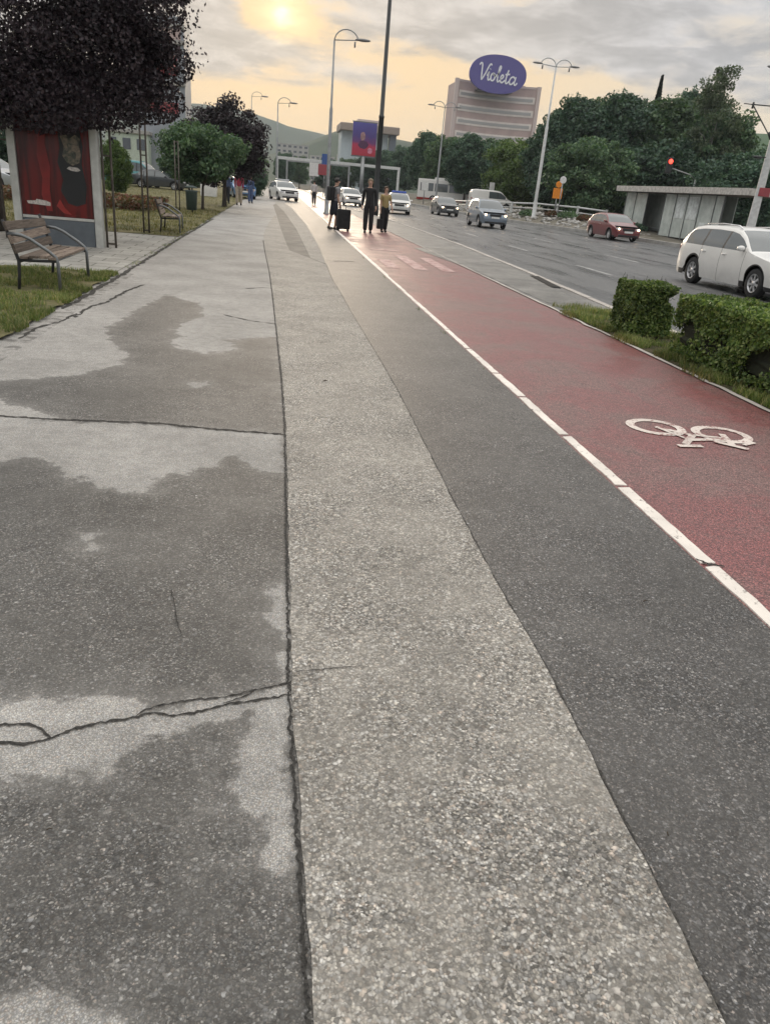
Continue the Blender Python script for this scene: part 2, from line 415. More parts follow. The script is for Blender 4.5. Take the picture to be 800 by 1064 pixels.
# ragged joints and cracks
def ribbon(name, ch, w, z, mat, ragged=.5, step=.02):
    pts = []
    for (x0,y0),(x1,y1) in zip(ch, ch[1:]):
        n = max(1, min(80, int(math.hypot(x1-x0,y1-y0)/step)))
        pts += [(x0+(x1-x0)*i/n, y0+(y1-y0)*i/n) for i in range(n)]
    pts.append(ch[-1]); bm = bmesh.new(); pa = pb = None
    for i, p in enumerate(pts):
        a, b = pts[max(i-1,0)], pts[min(i+1,len(pts)-1)]
        t = Vector((b[0]-a[0], b[1]-a[1])); t = t.normalized() if t.length > 1e-9 else Vector((0,1)); nrm = Vector((-t.y,t.x))
        e = 1 if 0 < i < len(pts)-1 else .3
        off = random.gauss(0, w*.28*ragged)
        u = w*.5*e*random.uniform(1-ragged, 1+ragged); v = w*.5*e*random.uniform(1-ragged, 1+ragged)
        ca = bm.verts.new((p[0]+nrm.x*(u+off), p[1]+nrm.y*(u+off), z)); cb = bm.verts.new((p[0]-nrm.x*(v-off), p[1]-nrm.y*(v-off), z))
        if pa: bm.faces.new((pb, cb, ca, pa)); 
        pa, pb = ca, cb
    bmesh.ops.recalc_face_normals(bm, faces=bm.faces[:])
    for f in bm.faces:
        if f.normal.z < 0: f.normal_flip()
    return tag(obj(name, bm, mat), kind='structure')
ribbon('pavement_joint', [(x-.012,y) for x,y in joint[1:]], .0095, .0085, M['tar'], .8, .011)
ribbon('strip_joint', [(x+.005,y) for x,y in aggR[1:]], .006, .0035, M['seam'], .9, .012)
ribbon('cross_joint', chain([(-120,425),(0,432.5),(60,436),(110,438),(165,440),(220,446),(298,452)]), .022, .004, M['tar'], .7)
ribbon('pavement_crack', chain([(-60,772),(0,773),(25,774),(50,769),(75,759),(105,752),(130,748),(160,741),(180,745),(210,739),(240,732),(270,728),(304,722)]), .0095, .004, M['tar'], .8, .012)
ribbon('pavement_crack', chain([(-60,757),(0,754),(30,753),(42,758),(53,768)]), .008, .0042, M['tar'], .8, .012)
ribbon('pavement_crack', chain([(140,746),(152,738),(180,731),(205,727),(230,726),(262,719),(300,710),(304,708)]), .007, .0044, M['tar'], .8, .012)
ribbon('pavement_crack', chain([(232,732),(246,727),(262,721)]), .005, .0046, M['tar'], .8, .012)
ribbon('pavement_crack', chain([(178,612),(181,625),(184,645),(190,663)]), .003, .004, M['tar'], .9, .02)
ribbon('pavement_crack', chain([(78,330),(95,318),(112,314),(130,303),(150,296)]), .035, .004, M['tar'], .9, .05)
ribbon('pavement_crack', chain([(20,352),(40,340),(62,335),(80,326)]), .03, .0042, M['tar'], .9, .05)
ribbon('pavement_crack', chain([(232,327),(258,333),(288,337)]), .018, .004, M['tar'], .9, .05)
ribbon('pavement_crack', chain([(255,300),(270,299),(285,300)]), .02, .004, M['tar'], .9, .05)
ribbon('pavement_edge_crack', [(-2.40,9.0),(-2.36,12),(-2.38,16),(-2.4,20),(-2.38,30)], .07, .0042, M['tar'], .6, .1)
ribbon('strip_crack', chain([(306,700),(340,697),(380,694)]), .004, .010, M['tar'], .9, .02)
ribbon('strip_crack', chain([(339,271),(368,272)]), .05, .004, M['tar'], .8, .05)

sheet('cycle_lane', [(2.07,-8),(4.385,-8),(4.385,170),(2.07,170)], .0, M['lane'])
# white edge line: blocks with broken gaps
def line_blocks():
    bm = bmesh.new(); ys = [-7,-5,-3,-1,1.2]+[G(*p)[1] for p in [(733,587),(641,506),(583,453),(543,413),(513,388)]]
    while ys[-1] < 165: ys.append(ys[-1]+(1.15 if ys[-1] < 30 else 2.3))
    for a, b in zip(ys, ys[1:]):
        gap = .022 if a < 7 else .015
        pts = []; n = max(3, int((b-a)/.08)); n = min(n, 16)
        x0, x1 = 2.080+random.uniform(-.006,.006), 2.150+random.uniform(-.006,.006)
        if a > 6.5: x0 += .006; x1 -= .006
        if a > 14: x0 -= .01; x1 += .02
        for i in range(n+1): pts.append((x0+random.gauss(0,.0025), a+gap*random.uniform(.4,1.4)+(b-a-2*gap)*i/n))
        for i in range(n,-1,-1): pts.append((x1+random.gauss(0,.0025), a+gap*random.uniform(.4,1.4)+(b-a-2*gap)*i/n))
        slab(bm, pts, -.002, .007)
    tri(bm); tag(obj('lane_edge_line', bm, M['line']), kind='structure')
line_blocks()
ribbon('line_crack', chain([(722,582),(735,588),(752,590)]), .016, .0095, M['tar'], .8, .01)
ribbon('lane_kerb_line', [(4.40,-8),(4.40,12),(4.38,40),(4.38,168)], .06, .012, M['kerb'], .38, .12)
for (a, b) in (((393,269),(414,279)),((411,265),(442,281)),((437,268),(471,283))):
    (x0,y0),(x1,y1) = G(*a), G(*b); xc = (x0+x1)/2
    sheet('crossing_bar', [(xc-.15,y1),(xc+.15,y1),(xc+.17,y0),(xc-.13,y0)], .005, M['zebra'])
sheet('crossing_bar', [(2.5,21.2),(3.4,21.2),(3.4,21.6),(2.5,21.6)], .005, M['zebra'])
# bicycle symbol: strokes on the lane
def symbol():
    bm = bmesh.new()
    def stroke(pts, w=.042, closed=False, z=.005):
        P = [Vector(p) for p in pts]; n = len(P); L_, R_ = [], []
        for i in range(n):
            a = P[(i-1)%n] if closed or i else P[0]; b = P[(i+1)%n] if closed or i < n-1 else P[-1]
            t = (b-a).normalized(); nr = Vector((-t.y,t.x))*w/2
            L_.append(bm.verts.new((*(P[i]+nr),z))); R_.append(bm.verts.new((*(P[i]-nr),z)))
        for i in range(n if closed else n-1):
            j = (i+1)%n; f = bm.faces.new((R_[i],R_[j],L_[j],L_[i]))
    w1, w2 = Vector((2.985,5.285)), Vector((3.475,5.155))
    for c, z, a0 in ((w1,.005,0),(w2,.0055,0)):
        stroke([(c.x+.20*math.cos(k*2*PI/40), c.y+.185*math.sin(k*2*PI/40)) for k in range(40)], .07, True, z)
    g = lambda *p: G(*p)
    crank = Vector((3.2,5.10)); seat = Vector(g(713,463)); bar = Vector(g(760,463))
    stroke([w1, crank], .055, z=.006); stroke([crank, seat+Vector((0,.02))], .055, z=.0065); stroke([w1, (seat+crank)/2], .035, z=.007)
    stroke([(seat+crank)/2, (w2+bar)/2], .055, z=.0075); stroke([crank, (w2*.6+bar*.4)], .04, z=.008); stroke([w2, bar], .055, z=.0085)
    stroke([g(704,464),g(729,464.5)], .055, z=.009); stroke([g(741,459.5),g(777,468)], .055, z=.0095); stroke([g(772,463.5),g(783,461)], .035, z=.01)
    tag(obj('bicycle_symbol', bm, M['bike_paint']), kind='structure')
symbol()

# right of the lane: verge, paved median, kerb, road
kerbx = [(-8,5.78),(12,5.72),(15,5.86),(18,6.0),(26,6.25),(40,6.2),(60,5.2),(90,4.8),(170,4.7)]
strip('verge', [(4.44,-8),(4.44,11.6)], [(5.62,-8),(5.62,12.2)], .01, M['verge'])
strip('paved_median', [(4.42,11.6)]+[(4.42,y) for y,_ in kerbx[2:]], [(5.6,12.2)]+[(x-.14,y) for y,x in kerbx[2:]], .002, M['median'])
bm = bmesh.new()
for (y0,x0),(y1,x1) in zip(kerbx, kerbx[1:]):
    n = max(1, int((y1-y0)/1.2))
    for i in range(n):
        a, b = y0+(y1-y0)*i/n+.006, y0+(y1-y0)*(i+1)/n-.006; xa = x0+(x1-x0)*i/n; xb = x0+(x1-x0)*(i+1)/n
        slab(bm, [(xa-.135,a),(xa,a),(xb,b),(xb-.135,b)], -.15, .018+random.uniform(-.004,.004))
tag(obj('near_kerb', bm, M['kerb']), kind='structure')
farx = [(-8,24.2),(20,23.4),(41,21.9),(47,21.4),(54,20.0),(62,18.6),(75,17.4),(100,16.9),(170,16.5)]
ry = sorted({y for y,_ in kerbx}|{y for y,_ in farx})
def ip(tb, y):
    return float(np.interp(y, [a for a,_ in tb], [b for _,b in tb]))
strip('road', [(ip(kerbx,y)-.02,y) for y in ry], [(ip(farx,y)+.02,y) for y in ry], -.10, M['road'])
bm = bmesh.new()
for (y0,x0),(y1,x1) in zip(farx, farx[1:]):
    n = max(1, int((y1-y0)/1.5))
    for i in range(n):
        a, b = y0+(y1-y0)*i/n+.01, y0+(y1-y0)*(i+1)/n-.01; xa = x0+(x1-x0)*i/n; xb = x0+(x1-x0)*(i+1)/n
        slab(bm, [(xa,a),(xa+.3,a),(xb+.3,b),(xb,b)], -.15, .10)
tag(obj('far_kerb', bm, M['conc']), kind='structure')
# lane dashes and gutter line on the road
def dashes(x, ys, ln, w, nm='road_dash'):
    bm = bmesh.new()
    for y in ys: poly(bm, [(x-w/2,y),(x+w/2,y),(x+w/2,y+ln),(x-w/2,y+ln)], -.096)
    tag(obj(nm, bm, M['road_paint']), kind='structure')
outline_px = [(470,262),(520,262),(585,291),(640,318),(612,318),(556,292)]
sheet('worn_paving_patch', chain([(430,258),(492,281),(560,311),(588,322),(598,318),(600,312),(520,272),(470,256)]), .0062, M['worn_patch'])
dashes(9.0, [-2,5.5,13,20.0,27.5,35,42.5,50,57.5,65,80], 2.6, .13)
dashes(12.6, [-1,8,17,26,35,44,53,62,71,80], 3.0, .13)
dashes(16.2, [-1,8,17,26,35,44,53,62,71,80], 3.0, .13)
# raised bank and platform beyond the far kerb
def bank():
    ys = [-8,10,25,36,42,46,50,54,58,62,68,75,85,100,125,170]; ss = [0,.8,1.6,2.6,4,7,12,25,60]
    V = []; Fc = []
    for y in ys:
        top = .62*min(1,max(0,(y-47)/12)); 
        for s in ss: V.append((ip(farx,y)+.28+s, y, .06+top*min(1,s/2.2)+(.12*min(1,max(0,(s-12)/10)))))
    n = len(ss)
    for i in range(len(ys)-1):
        for j in range(n-1): Fc.append((i*n+j,i*n+j+1,(i+1)*n+j+1,(i+1)*n+j))
    me = bpy.data.meshes.new('bank'); me.from_pydata(V, [], Fc)
    tag(obj('bank', me, M['bank'], smooth=True), kind='structure')
bank()
# left lawn, paved square, far lawn
def grid_sheet(name, x0,x1,y0,y1,nx,ny,z,mat,amp=.015,edge=None):
    V = []; Fc = []
    for j in range(ny+1):
        for i in range(nx+1):
            x = x0+(x1-x0)*i/nx; y = y0+(y1-y0)*j/ny
            if edge and i == nx: x += random.uniform(-edge,edge*.4)
            V.append((x, y, z+random.uniform(-amp,amp)))
    for j in range(ny):
        for i in range(nx):
            a = j*(nx+1)+i; Fc.append((a,a+1,a+nx+2,a+nx+1))
    me = bpy.data.meshes.new(name); me.from_pydata(V, [], Fc); return tag(obj(name, me, mat, smooth=True), kind='structure')
grid_sheet('lawn', -14,-2.44,-8,12.4,40,140,.022,M['lawn'],.012,.05)
grid_sheet('lawn', -70,-2.44,20.4,170,40,120,.024,M['lawn'],.012,.05)
sheet('paved_square', [(-14,12.4),(-2.5,12.4),(-2.5,20.4),(-14,20.4)], .006, M['plaza'])
# ------------------------------------------------------------------ vegetation
def leaf_mat(name, cols, trans=.35, rough=.55):
    t = NT(name); g = t.n('ShaderNodeNewGeometry'); oi = t.n('ShaderNodeObjectInfo')
    c = t.ramp(g.outputs['Random Per Island'], [(i/(len(cols)-1), x) for i, x in enumerate(cols)])
    nz = t.noise(t.objc(), .7, 3)
    c = t.mix(1.0, c, t.maprange(nz, .35, .65, .75, 1.25), 'MULTIPLY')
    c = t.mix(1.0, c, t.maprange(oi.outputs['Random'], 0, 1, .85, 1.15, False), 'MULTIPLY')
    b = t.n('ShaderNodeBsdfPrincipled'); t.link(c, b.inputs['Base Color']); b.inputs['Roughness'].default_value = rough; b.inputs['Specular IOR Level'].default_value = .3
    tr = t.n('ShaderNodeBsdfTranslucent'); t.link(t.mix(1.0, c, (1.15,1.25,.7), 'MULTIPLY'), tr.inputs[0])
    mx = t.n('ShaderNodeMixShader'); mx.inputs[0].default_value = trans
    t.link(b.outputs[0], mx.inputs[1]); t.link(tr.outputs[0], mx.inputs[2]); t.link(mx.outputs[0], t.out.inputs[0])
    return t.m
M['beech'] = leaf_mat('copper_beech_leaf', [(.013,.010,.013),(.022,.016,.021),(.036,.025,.031),(.06,.042,.046)], .10, .45)
M['leaf_dark'] = leaf_mat('dark_green_leaf', [(0.029,0.065,0.046),(0.049,0.096,0.064),(0.072,0.128,0.084),(0.116,0.174,0.113)], .25)
M['leaf_mid'] = leaf_mat('mid_green_leaf', [(0.046,0.090,0.052),(0.072,0.128,0.070),(0.104,0.167,0.087),(0.152,0.217,0.116)], .3)
M['leaf_light'] = leaf_mat('light_green_leaf', [(0.057,0.103,0.029),(0.086,0.144,0.040),(0.115,0.172,0.052),(0.149,0.207,0.069)], .3)
M['leaf_birch'] = leaf_mat('grey_green_leaf', [(0.065,0.098,0.058),(0.091,0.124,0.072),(0.117,0.150,0.091),(0.143,0.176,0.111)], .3)
M['needle'] = leaf_mat('spruce_needle', [(.012,.022,.016),(.02,.03,.022),(.03,.04,.03)], .1)
M['hedge'] = leaf_mat('hedge_leaf', [(0.046,0.085,0.022),(0.085,0.139,0.037),(0.147,0.209,0.059),(0.264,0.310,0.109)], .35, .45)
M['hedge_core'] = plain('hedge_inner_twigs', (.022,.026,.013), .9, var=.5, scale=20, bump=.6)
M['grass'] = leaf_mat('grass_blade', [(0.069,0.106,0.027),(0.112,0.156,0.043),(0.175,0.206,0.075),(0.338,0.288,0.138)], .35, .6)
M['grass_dry'] = leaf_mat('dry_grass_blade', [(.07,.085,.025),(.13,.13,.045),(.20,.175,.075),(.28,.23,.11)], .35, .6)
M['bark'] = plain('bark', (.055,.045,.036), .9, var=.4, scale=4, bump=.6)
M['bark_pale'] = plain('pale_bark', (.32,.31,.28), .85, var=.4, scale=3, bump=.4)
M['flower_red'] = leaf_mat('bedding_flower', [(.13,.05,.035),(.18,.08,.05),(.12,.10,.05),(.07,.08,.035)], .2)

def leaves_mesh(name, ctr, size, up=0.0, aspect=1.7, nrm_out=None):
    """one diamond blade per centre, random facing"""
    n = len(ctr)
    nr = RNG.normal(size=(n,3)); 
    if nrm_out is not None: nr = nr*.75+nrm_out
    nr[:,2] += up; nr /= np.linalg.norm(nr, axis=1, keepdims=True)+1e-9
    a = np.cross(nr, RNG.normal(size=(n,3))); a /= np.linalg.norm(a, axis=1, keepdims=True)+1e-9
    b = np.cross(nr, a); s = (size*RNG.uniform(.6,1.35,n))[:,None]
    V = np.stack([ctr-a*s*.5*aspect, ctr+b*s*.5+a*s*.1, ctr+a*s*.5*aspect, ctr-b*s*.5+a*s*.1],1).reshape(-1,3)
    me = bpy.data.meshes.new(name)
    me.vertices.add(4*n); me.vertices.foreach_set('co', V.astype(np.float32).ravel())
    me.loops.add(4*n); me.loops.foreach_set('vertex_index', np.arange(4*n, dtype=np.int32))
    me.polygons.add(n); me.polygons.foreach_set('loop_start', np.arange(0,4*n,4, dtype=np.int32)); me.polygons.foreach_set('loop_total', np.full(n,4, dtype=np.int32))
    me.update(calc_edges=True); return me
def sph(n):
    v = RNG.normal(size=(n,3)); return v/np.linalg.norm(v, axis=1, keepdims=True)
def trunc(shape):
    g = RNG.normal(size=shape); r = np.linalg.norm(g, axis=-1, keepdims=True); return g*np.minimum(1, 1.75/r)
def crown_points(h0, h1, rad, n, clumps, shape='round', tight=.16):
    """leaf positions gathered in clumps over an uneven crown"""
    cz = (h0+h1)/2; hz = (h1-h0)/2; cs = []
    lob = sph(7); lw = RNG.uniform(.75,1.18,7)
    while len(cs) < clumps:
        d = sph(1)[0]; r = RNG.uniform(.3,1)**.55
        k = 1+.28*max(-1, float(np.max((lob@d-.6)*3*lw))) ; k = min(1.15, max(.66, k))
        if shape == 'cone':
            f = (d[2]*r+1)/2; c = np.array([d[0]*r*rad*(1.05-f), d[1]*r*rad*(1.05-f), cz+hz*d[2]*r])
        elif shape == 'oval':
            c = np.array([d[0]*r*rad*k*(.75+.25*(1-abs(d[2]))), d[1]*r*rad*k*(.75+.25*(1-abs(d[2]))), cz+hz*d[2]*r])
        else: c = np.array([d[0]*r*rad*k, d[1]*r*rad*k, cz+hz*d[2]*r*k])
        cs.append(c)
    cs = np.array(cs); per = max(1, n//clumps)
    sz = RNG.uniform(.6,1.5,(clumps,1,1))*rad*tight
    P = cs[:,None,:]+trunc((clumps,per,3))*sz*np.array([1,1,.62])
    out = (P-cs[:,None,:]); out[:,:,2] += sz[:,:,0]*.7
    out /= np.linalg.norm(out, axis=2, keepdims=True)+1e-9
    P = P.reshape(-1,3); out = out.reshape(-1,3)
    keep = P[:,2] > h0*.9; return P[keep], cs, out[keep]
def tree_mesh(h, rad, th, n, clumps, leaf, shape='round', trunk_r=.16, tight=.16):
    P, cs, out = crown_points(th, h, rad, n, clumps, shape, tight)
    crown = leaves_mesh('crown', P, leaf, up=.35, nrm_out=out*.5)
    bm = bmesh.new(); lean = random.uniform(-.03,.03)
    top = th+(h-th)*(.9 if shape == 'cone' else .62)
    spine = [(lean*z+random.uniform(-.04,.04)*(z > 1), random.uniform(-.04,.04)*(z > 1), z) for z in np.linspace(-.15, top, 8)]
    tube(bm, spine, [trunk_r*(1.3 if i == 0 else 1-i/9.5) for i in range(8)], 8)
    if shape != 'cone':
        for c in cs[RNG.choice(len(cs), min(14,len(cs)), replace=False)]:
            z0 = min(c[2]-.2, th*.8+(top-th*.8)*random.uniform(.05,.7)); z0 = max(z0, th*.6)
            p0 = Vector((lean*z0,0,z0)); p2 = Vector(c); pm = p0.lerp(p2,.5)+Vector((0,0,.12*(p2-p0).length))
            tube(bm, [p0,pm,p2], [trunk_r*.42,trunk_r*.28,trunk_r*.08], 5)
    me = bpy.data.meshes.new('trunk'); bm.to_mesh(me); bm.free(); return crown, me
CROWNS = {}
def tree(name, label, loc, meshes, leafm, barkm, scale=(1,1,1), rz=0, group=None):
    t = thing(name, label, 'tree', loc, rz, group); t.scale = scale
    cr, tr = meshes; key = (cr.name, leafm.name)
    if key not in CROWNS:
        c2 = cr if not cr.materials else cr.copy(); c2.materials.clear(); c2.materials.append(leafm); CROWNS[key] = c2
    cr = CROWNS[key]
    if not tr.materials: tr.materials.append(barkm)
    obj('trunk', tr, barkm, t); obj('crown', cr, leafm, t); return t

# the copper beech over the advertising panel
t = thing('copper_beech', 'dark purple leaved tree overhanging the red advertising panel', 'tree', (-6.15,18.4,0))
P, cs, out = crown_points(1.9, 6.6, 3.6, 62000, 560, 'round', .085)
# low boughs reaching forward over the panel and towards the path
low = []
for (x,y,z,s,n_) in [(.6,-2.6,2.35,.55,2600),(1.5,-2.8,2.45,.5,2400),(2.2,-2.4,2.6,.5,2400),(-.4,-2.6,2.5,.6,2800),(-1.6,-2.6,2.6,.7,2800),(2.9,-1.6,2.75,.45,2000),(3.1,-1.2,3.4,.42,1800),(2.9,-2.0,4.2,.5,2200),(2.0,-2.5,3.4,.6,3000),(.8,-2.8,3.3,.7,3200),(-.6,-2.9,3.4,.7,3200),(3.3,-.8,4.9,.42,1500),(1.6,-2.5,4.4,.7,3200),(0,-2.7,4.5,.8,3600),(-1.8,-2.6,3.9,.9,3600),(2.6,-1.3,5.4,.55,1800),(2.6,-1.9,3.0,.42,2200),(2.75,-1.5,3.7,.4,2200),(2.2,-2.0,3.9,.5,2600),(2.5,-1.6,4.7,.45,2200),(3.1,-1.7,3.6,.3,900),(1.2,-2.3,2.9,.5,2200)]:
    low.append(np.array([x+.62,y,z])+trunc((n_*6//5,3))*s*np.array([1,.8,.55]))
P = np.concatenate([P]+low)
P = P[(P[:,2] > 1.95+.0*P[:,0])]
obj('crown', leaves_mesh('crown', P, .047, up=.2, aspect=1.6), M['beech'], t)
bm = bmesh.new(); tube(bm, [(0,0,-.1),(.02,0,1),(-.03,.02,2),(0,0,3.4),(.1,0,5)], [.24,.19,.17,.13,.05], 10)
for c in [(2.4,-2.0,2.9),(1.2,-2.6,3.1),(-1.2,-2.4,3.2),(2.6,-.9,4.2),(-2.4,-1,4),(.6,2.2,4.6),(-1.6,1.8,4.2),(.5,-1.6,5.6)]:
    tube(bm, [(0,0,1.9+.12*c[2]),(c[0]*.45,c[1]*.45,c[2]*.5+1.35),c], [.09,.06,.015], 6)
obj('trunk', bm, M['bark'], t)

# trees further along the left lawn
pm = tree_mesh(4.75,1.8,1.0,26000,240,.09,'round',.12,.125)
tree('purple_tree', 'dark purple bushy tree behind the small green tree beside the path', (-2.75,42,0), pm, M['beech'], M['bark'])
pg_ = tree_mesh(3.3,1.6,.95,17000,150,.085,'round',.07,.13)
tree('young_green_tree', 'small round green tree on the lawn before the dark purple tree', (-3.3,36,0), pg_, M['leaf_mid'], M['bark'])
g1 = tree_mesh(9,3.6,1.4,30000,230,.19,'round',.2,.125)
g2 = tree_mesh(11,3.4,1.8,32000,250,.20,'oval',.22,.12)
g3 = tree_mesh(7,3.8,.7,26000,210,.19,'round',.18,.13)
spr = tree_mesh(15,2.6,1.6,20000,420,.20,'cone',.08,.07)
f_ = RNG.uniform(0,1,18000)**.85; a_ = RNG.uniform(0,2*PI,18000); saw_ = .5+.5*(((1-f_)*15+.35*np.sin(a_*3)) % 1)
r_ = (2.5*(1-f_)+.06)*saw_*RNG.uniform(.15,1,18000)**.5
sp_ = np.column_stack([r_*np.cos(a_), r_*np.sin(a_), 1.4+13.6*f_-.3*r_])
spr = (leaves_mesh('crown', sp_, .17, up=.3, aspect=2.2), spr[1])
bir = tree_mesh(14,2.6,2.6,8500,90,.15,'oval',.14,.14)
GT = 'trees across the road'
def far_tree(px, Y, top_px, mesh, h, lm, label, name='leafy_tree', wide=1.0, bark='bark', group=GT, base=0.0):
    x, zt = D(px, top_px, Y); s = (zt-base)/h
    return tree(name, label, (x, Y, base), mesh, M[lm], M[bark], (s*wide, s*wide, s), random.uniform(0,6.28), group)
TR = [
 (196,70,158,g3,7,'leaf_mid','low green tree seen between the lawn posts and purple tree',1.2),
 (264,75,162,g3,7,'leaf_mid','green tree at the path edge past the purple tree',.72),
 (262,62,176,g3,7,'leaf_dark','low dark green shrubby tree behind the walker in red',.9),
 (296,178,159,g1,9,'leaf_dark','round dark tree just inside the left gantry post',.75),
 (312,195,163,g1,9,'leaf_mid','distant green tree under the left half of the gantry beam',.8),
 (341,182,168,g3,7,'leaf_dark','low dark tree under the gantry behind the man with suitcase',1.0),
 (362,185,165,g1,9,'leaf_mid','distant mid green tree below the purple and red billboard',.9),
 (386,175,160,g1,9,'leaf_dark','dark round tree behind the tall black pole',1.0),
 (402,180,160,g3,7,'leaf_dark','dark tree behind the right gantry post',1.0),
 (424,165,152,g1,9,'leaf_dark','dark tree at the left end of the row below the striped building',.8),
 (446,118,136,g2,11,'leaf_dark','tall dark tree behind the double armed lamp at the row end',.95),
 (470,112,142,g1,9,'leaf_mid','mid green tree below the left corner of the striped building',1.0),
 (490,105,138,g2,11,'leaf_dark','tall dark tree below the middle of the striped building',1.0),
 (514,110,150,g3,7,'leaf_mid','low mid green tree above the parked white bus',1.0),
 (534,96,147,g1,9,'leaf_light','lighter green tree left of the pale double armed lamp post',.9),
 (553,92,150,g3,7,'leaf_light','light green bushy tree behind the pale lamp post',.9),
 (582,84,118,g2,11,'leaf_dark','dark tree right of the pale double armed lamp post',.95),
 (604,80,99,g2,11,'leaf_dark','tall dark rounded tree left of the spruce over the shelter end',1.0),
 (628,86,101,g2,11,'leaf_mid','tall mid green tree above the left shelter end',.95),
 (652,78,95,g2,11,'leaf_dark','tall dark green tree above the red traffic light',1.0),
 (676,84,104,g2,11,'leaf_mid','mid green tree just left of the spruce tip',.95),
 (706,76,100,g2,11,'leaf_mid','broad mid green tree right of the spruce tip above the shelter',1.05),
 (730,80,92,g2,11,'leaf_dark','dark tree between the spruce tip and the wispy birch',1.0),
 (752,72,118,g1,9,'leaf_mid','mid green tree below the wispy birch above the shelter roof',.9),
 (620,70,150,g3,7,'leaf_mid','low green tree behind the round traffic sign',1.0),
 (668,72,160,g3,7,'leaf_dark','low dark tree behind the long glass shelter middle',1.1),
 (712,71,152,g3,7,'leaf_dark','low dark tree behind the traffic light arm',1.1),
 (775,58,166,g3,7,'leaf_dark','low dark tree behind the leaning tram mast',1.1),
 (815,60,160,g3,7,'leaf_dark','low dark tree at the picture edge past the tram mast',1.1),
 (590,74,160,g3,7,'leaf_dark','low dark tree behind the orange sign',1.0),
]
for px,Y,tp,ms,h,lm,lb,wd in TR:
    far_tree(px,Y,tp,ms,h,lm,lb,wide=wd,group=GT if px > 410 else 'trees beyond the lawn and gantry', base=.4 if px > 410 else 0)
far_tree(688,95,79,spr,15,'needle','dark pointed spruce rising above the leafy tree line','spruce_tree',.75,group=None,base=.4)
far_tree(757,70,66,bir,14,'leaf_birch','wispy grey green birch at the right end of the tree line','birch_tree',.95,'bark_pale',group=None,base=.4)
# dark greenery at the left edge
for px,Y,tp,lb in ((-8,52,118,'dark tree behind the left post of the red advertising panel'),(8,60,150,'low dark tree behind the parked white car at the left edge'),(-60,48,110,'tall dark tree beyond the left picture edge'),(70,64,150,'dark tree behind the red advertising panel')):
    far_tree(px,Y,tp,g3,7,'leaf_dark',lb,group='trees beyond the lawn and gantry')
far_tree(118,44,150,g3,7,'leaf_light','bright green rounded bush right of the red advertising panel','garden_bush',.55,group=None)

# clipped hedges
def hedge(name, label, x0,x1,y0,y1,h,n, leaf=.027, group=None):
    t = thing(name, label, 'hedge', ((x0+x1)/2,(y0+y1)/2,0), 0, group); w, d = (x1-x0)/2, (y1-y0)/2
    bm = bmesh.new(); bmesh.ops.create_grid(bm, x_segments=1, y_segments=1, size=.01); bm.clear()
    box(bm, -w+.09,w-.09,-d+.09,d-.09,.16,h-.09)
    bmesh.ops.subdivide_edges(bm, edges=bm.edges[:], cuts=7, use_grid_fill=True)
    for v in bm.verts: v.co += Vector((random.uniform(-.035,.035),random.uniform(-.035,.035),random.uniform(-.035,.035)))
    k = 0
    while k < n//14:                              # twigs reaching to the shell
        k += 1; p = Vector((random.uniform(-w,w),random.uniform(-d,d),random.uniform(.06,h)))
        q = p+Vector((random.uniform(-.07,.07),random.uniform(-.07,.07),random.uniform(0,.12)))
        if k % 6 == 0: tube(bm, [p,q], .003, 3, cap=False)
    obj('inner_branches', bm, M['hedge_core'], t)
    for i in range(max(3,int(d*2/.22))):
        for s in (-.5,.5):
            x, y = s*w+random.uniform(-.06,.06), -d+.12+(2*d-.24)*i/max(1,int(d*2/.22)-1)
            bm = bmesh.new(); tube(bm, [(x,y,-.02),(x+random.uniform(-.03,.03),y+random.uniform(-.03,.03),.28)], [.014,.009], 5)
            obj('stem', bm, M['bark'], t)
    # leaves near the six faces, denser and longer on top
    A = np.array([2*w*2*d, 2*w*h,2*w*h, 2*d*h,2*d*h]); cnt = (A/A.sum()*n).astype(int); P = []; N = []
    for f, c in enumerate(cnt):
        u, v = RNG.uniform(-1,1,c), RNG.uniform(-1,1,c); dep = np.abs(RNG.normal(0,.045,c))-.025
        hz = (.07+(h-.07)*((v+1)/2)**.8)
        if f == 0: p = np.column_stack([u*w, v*d, h-dep*.9]); nn = [0,0,1]
        elif f in (1,2): s = -1 if f == 1 else 1; p = np.column_stack([u*w, s*(d-dep), hz]); nn = [0,s,.25]
        else: s = -1 if f == 3 else 1; p = np.column_stack([s*(w-dep), u*d, hz]); nn = [s,0,.25]
        P.append(p); N.append(np.tile(nn,(c,1)))
    P = np.concatenate(P); N = np.concatenate(N).astype(float)
    bump = np.sin(P[:,0]*9+P[:,1]*5)*.018+np.sin(P[:,1]*13+P[:,2]*11)*.018+np.sin(P[:,0]*23+P[:,2]*17)*.012
    P += N*bump[:,None]*.55
    hole = np.sin(P[:,0]*7+1.3*np.sin(P[:,1]*4))+np.sin(P[:,1]*8.3+P[:,2]*9.1)+np.sin(P[:,2]*12+P[:,0]*5)
    low_ = (P[:,2] < h*.55)
    keep = ~((hole > 1.35) | (low_ & (hole > .35) & (RNG.random(len(P)) < .75)))
    obj('foliage', leaves_mesh('foliage', P[keep], leaf, nrm_out=N[keep]*.75, aspect=1.6), M['hedge'], t)
    return t
hedge('box_hedge', 'short square clipped hedge block standing alone beside the cycle lane', 4.60,5.11,9.28,9.98,.69,22000)
hedge('long_hedge', 'long clipped green hedge running off the right edge beside the lane', 4.62,5.5,2.2,8.32,.71,78000)

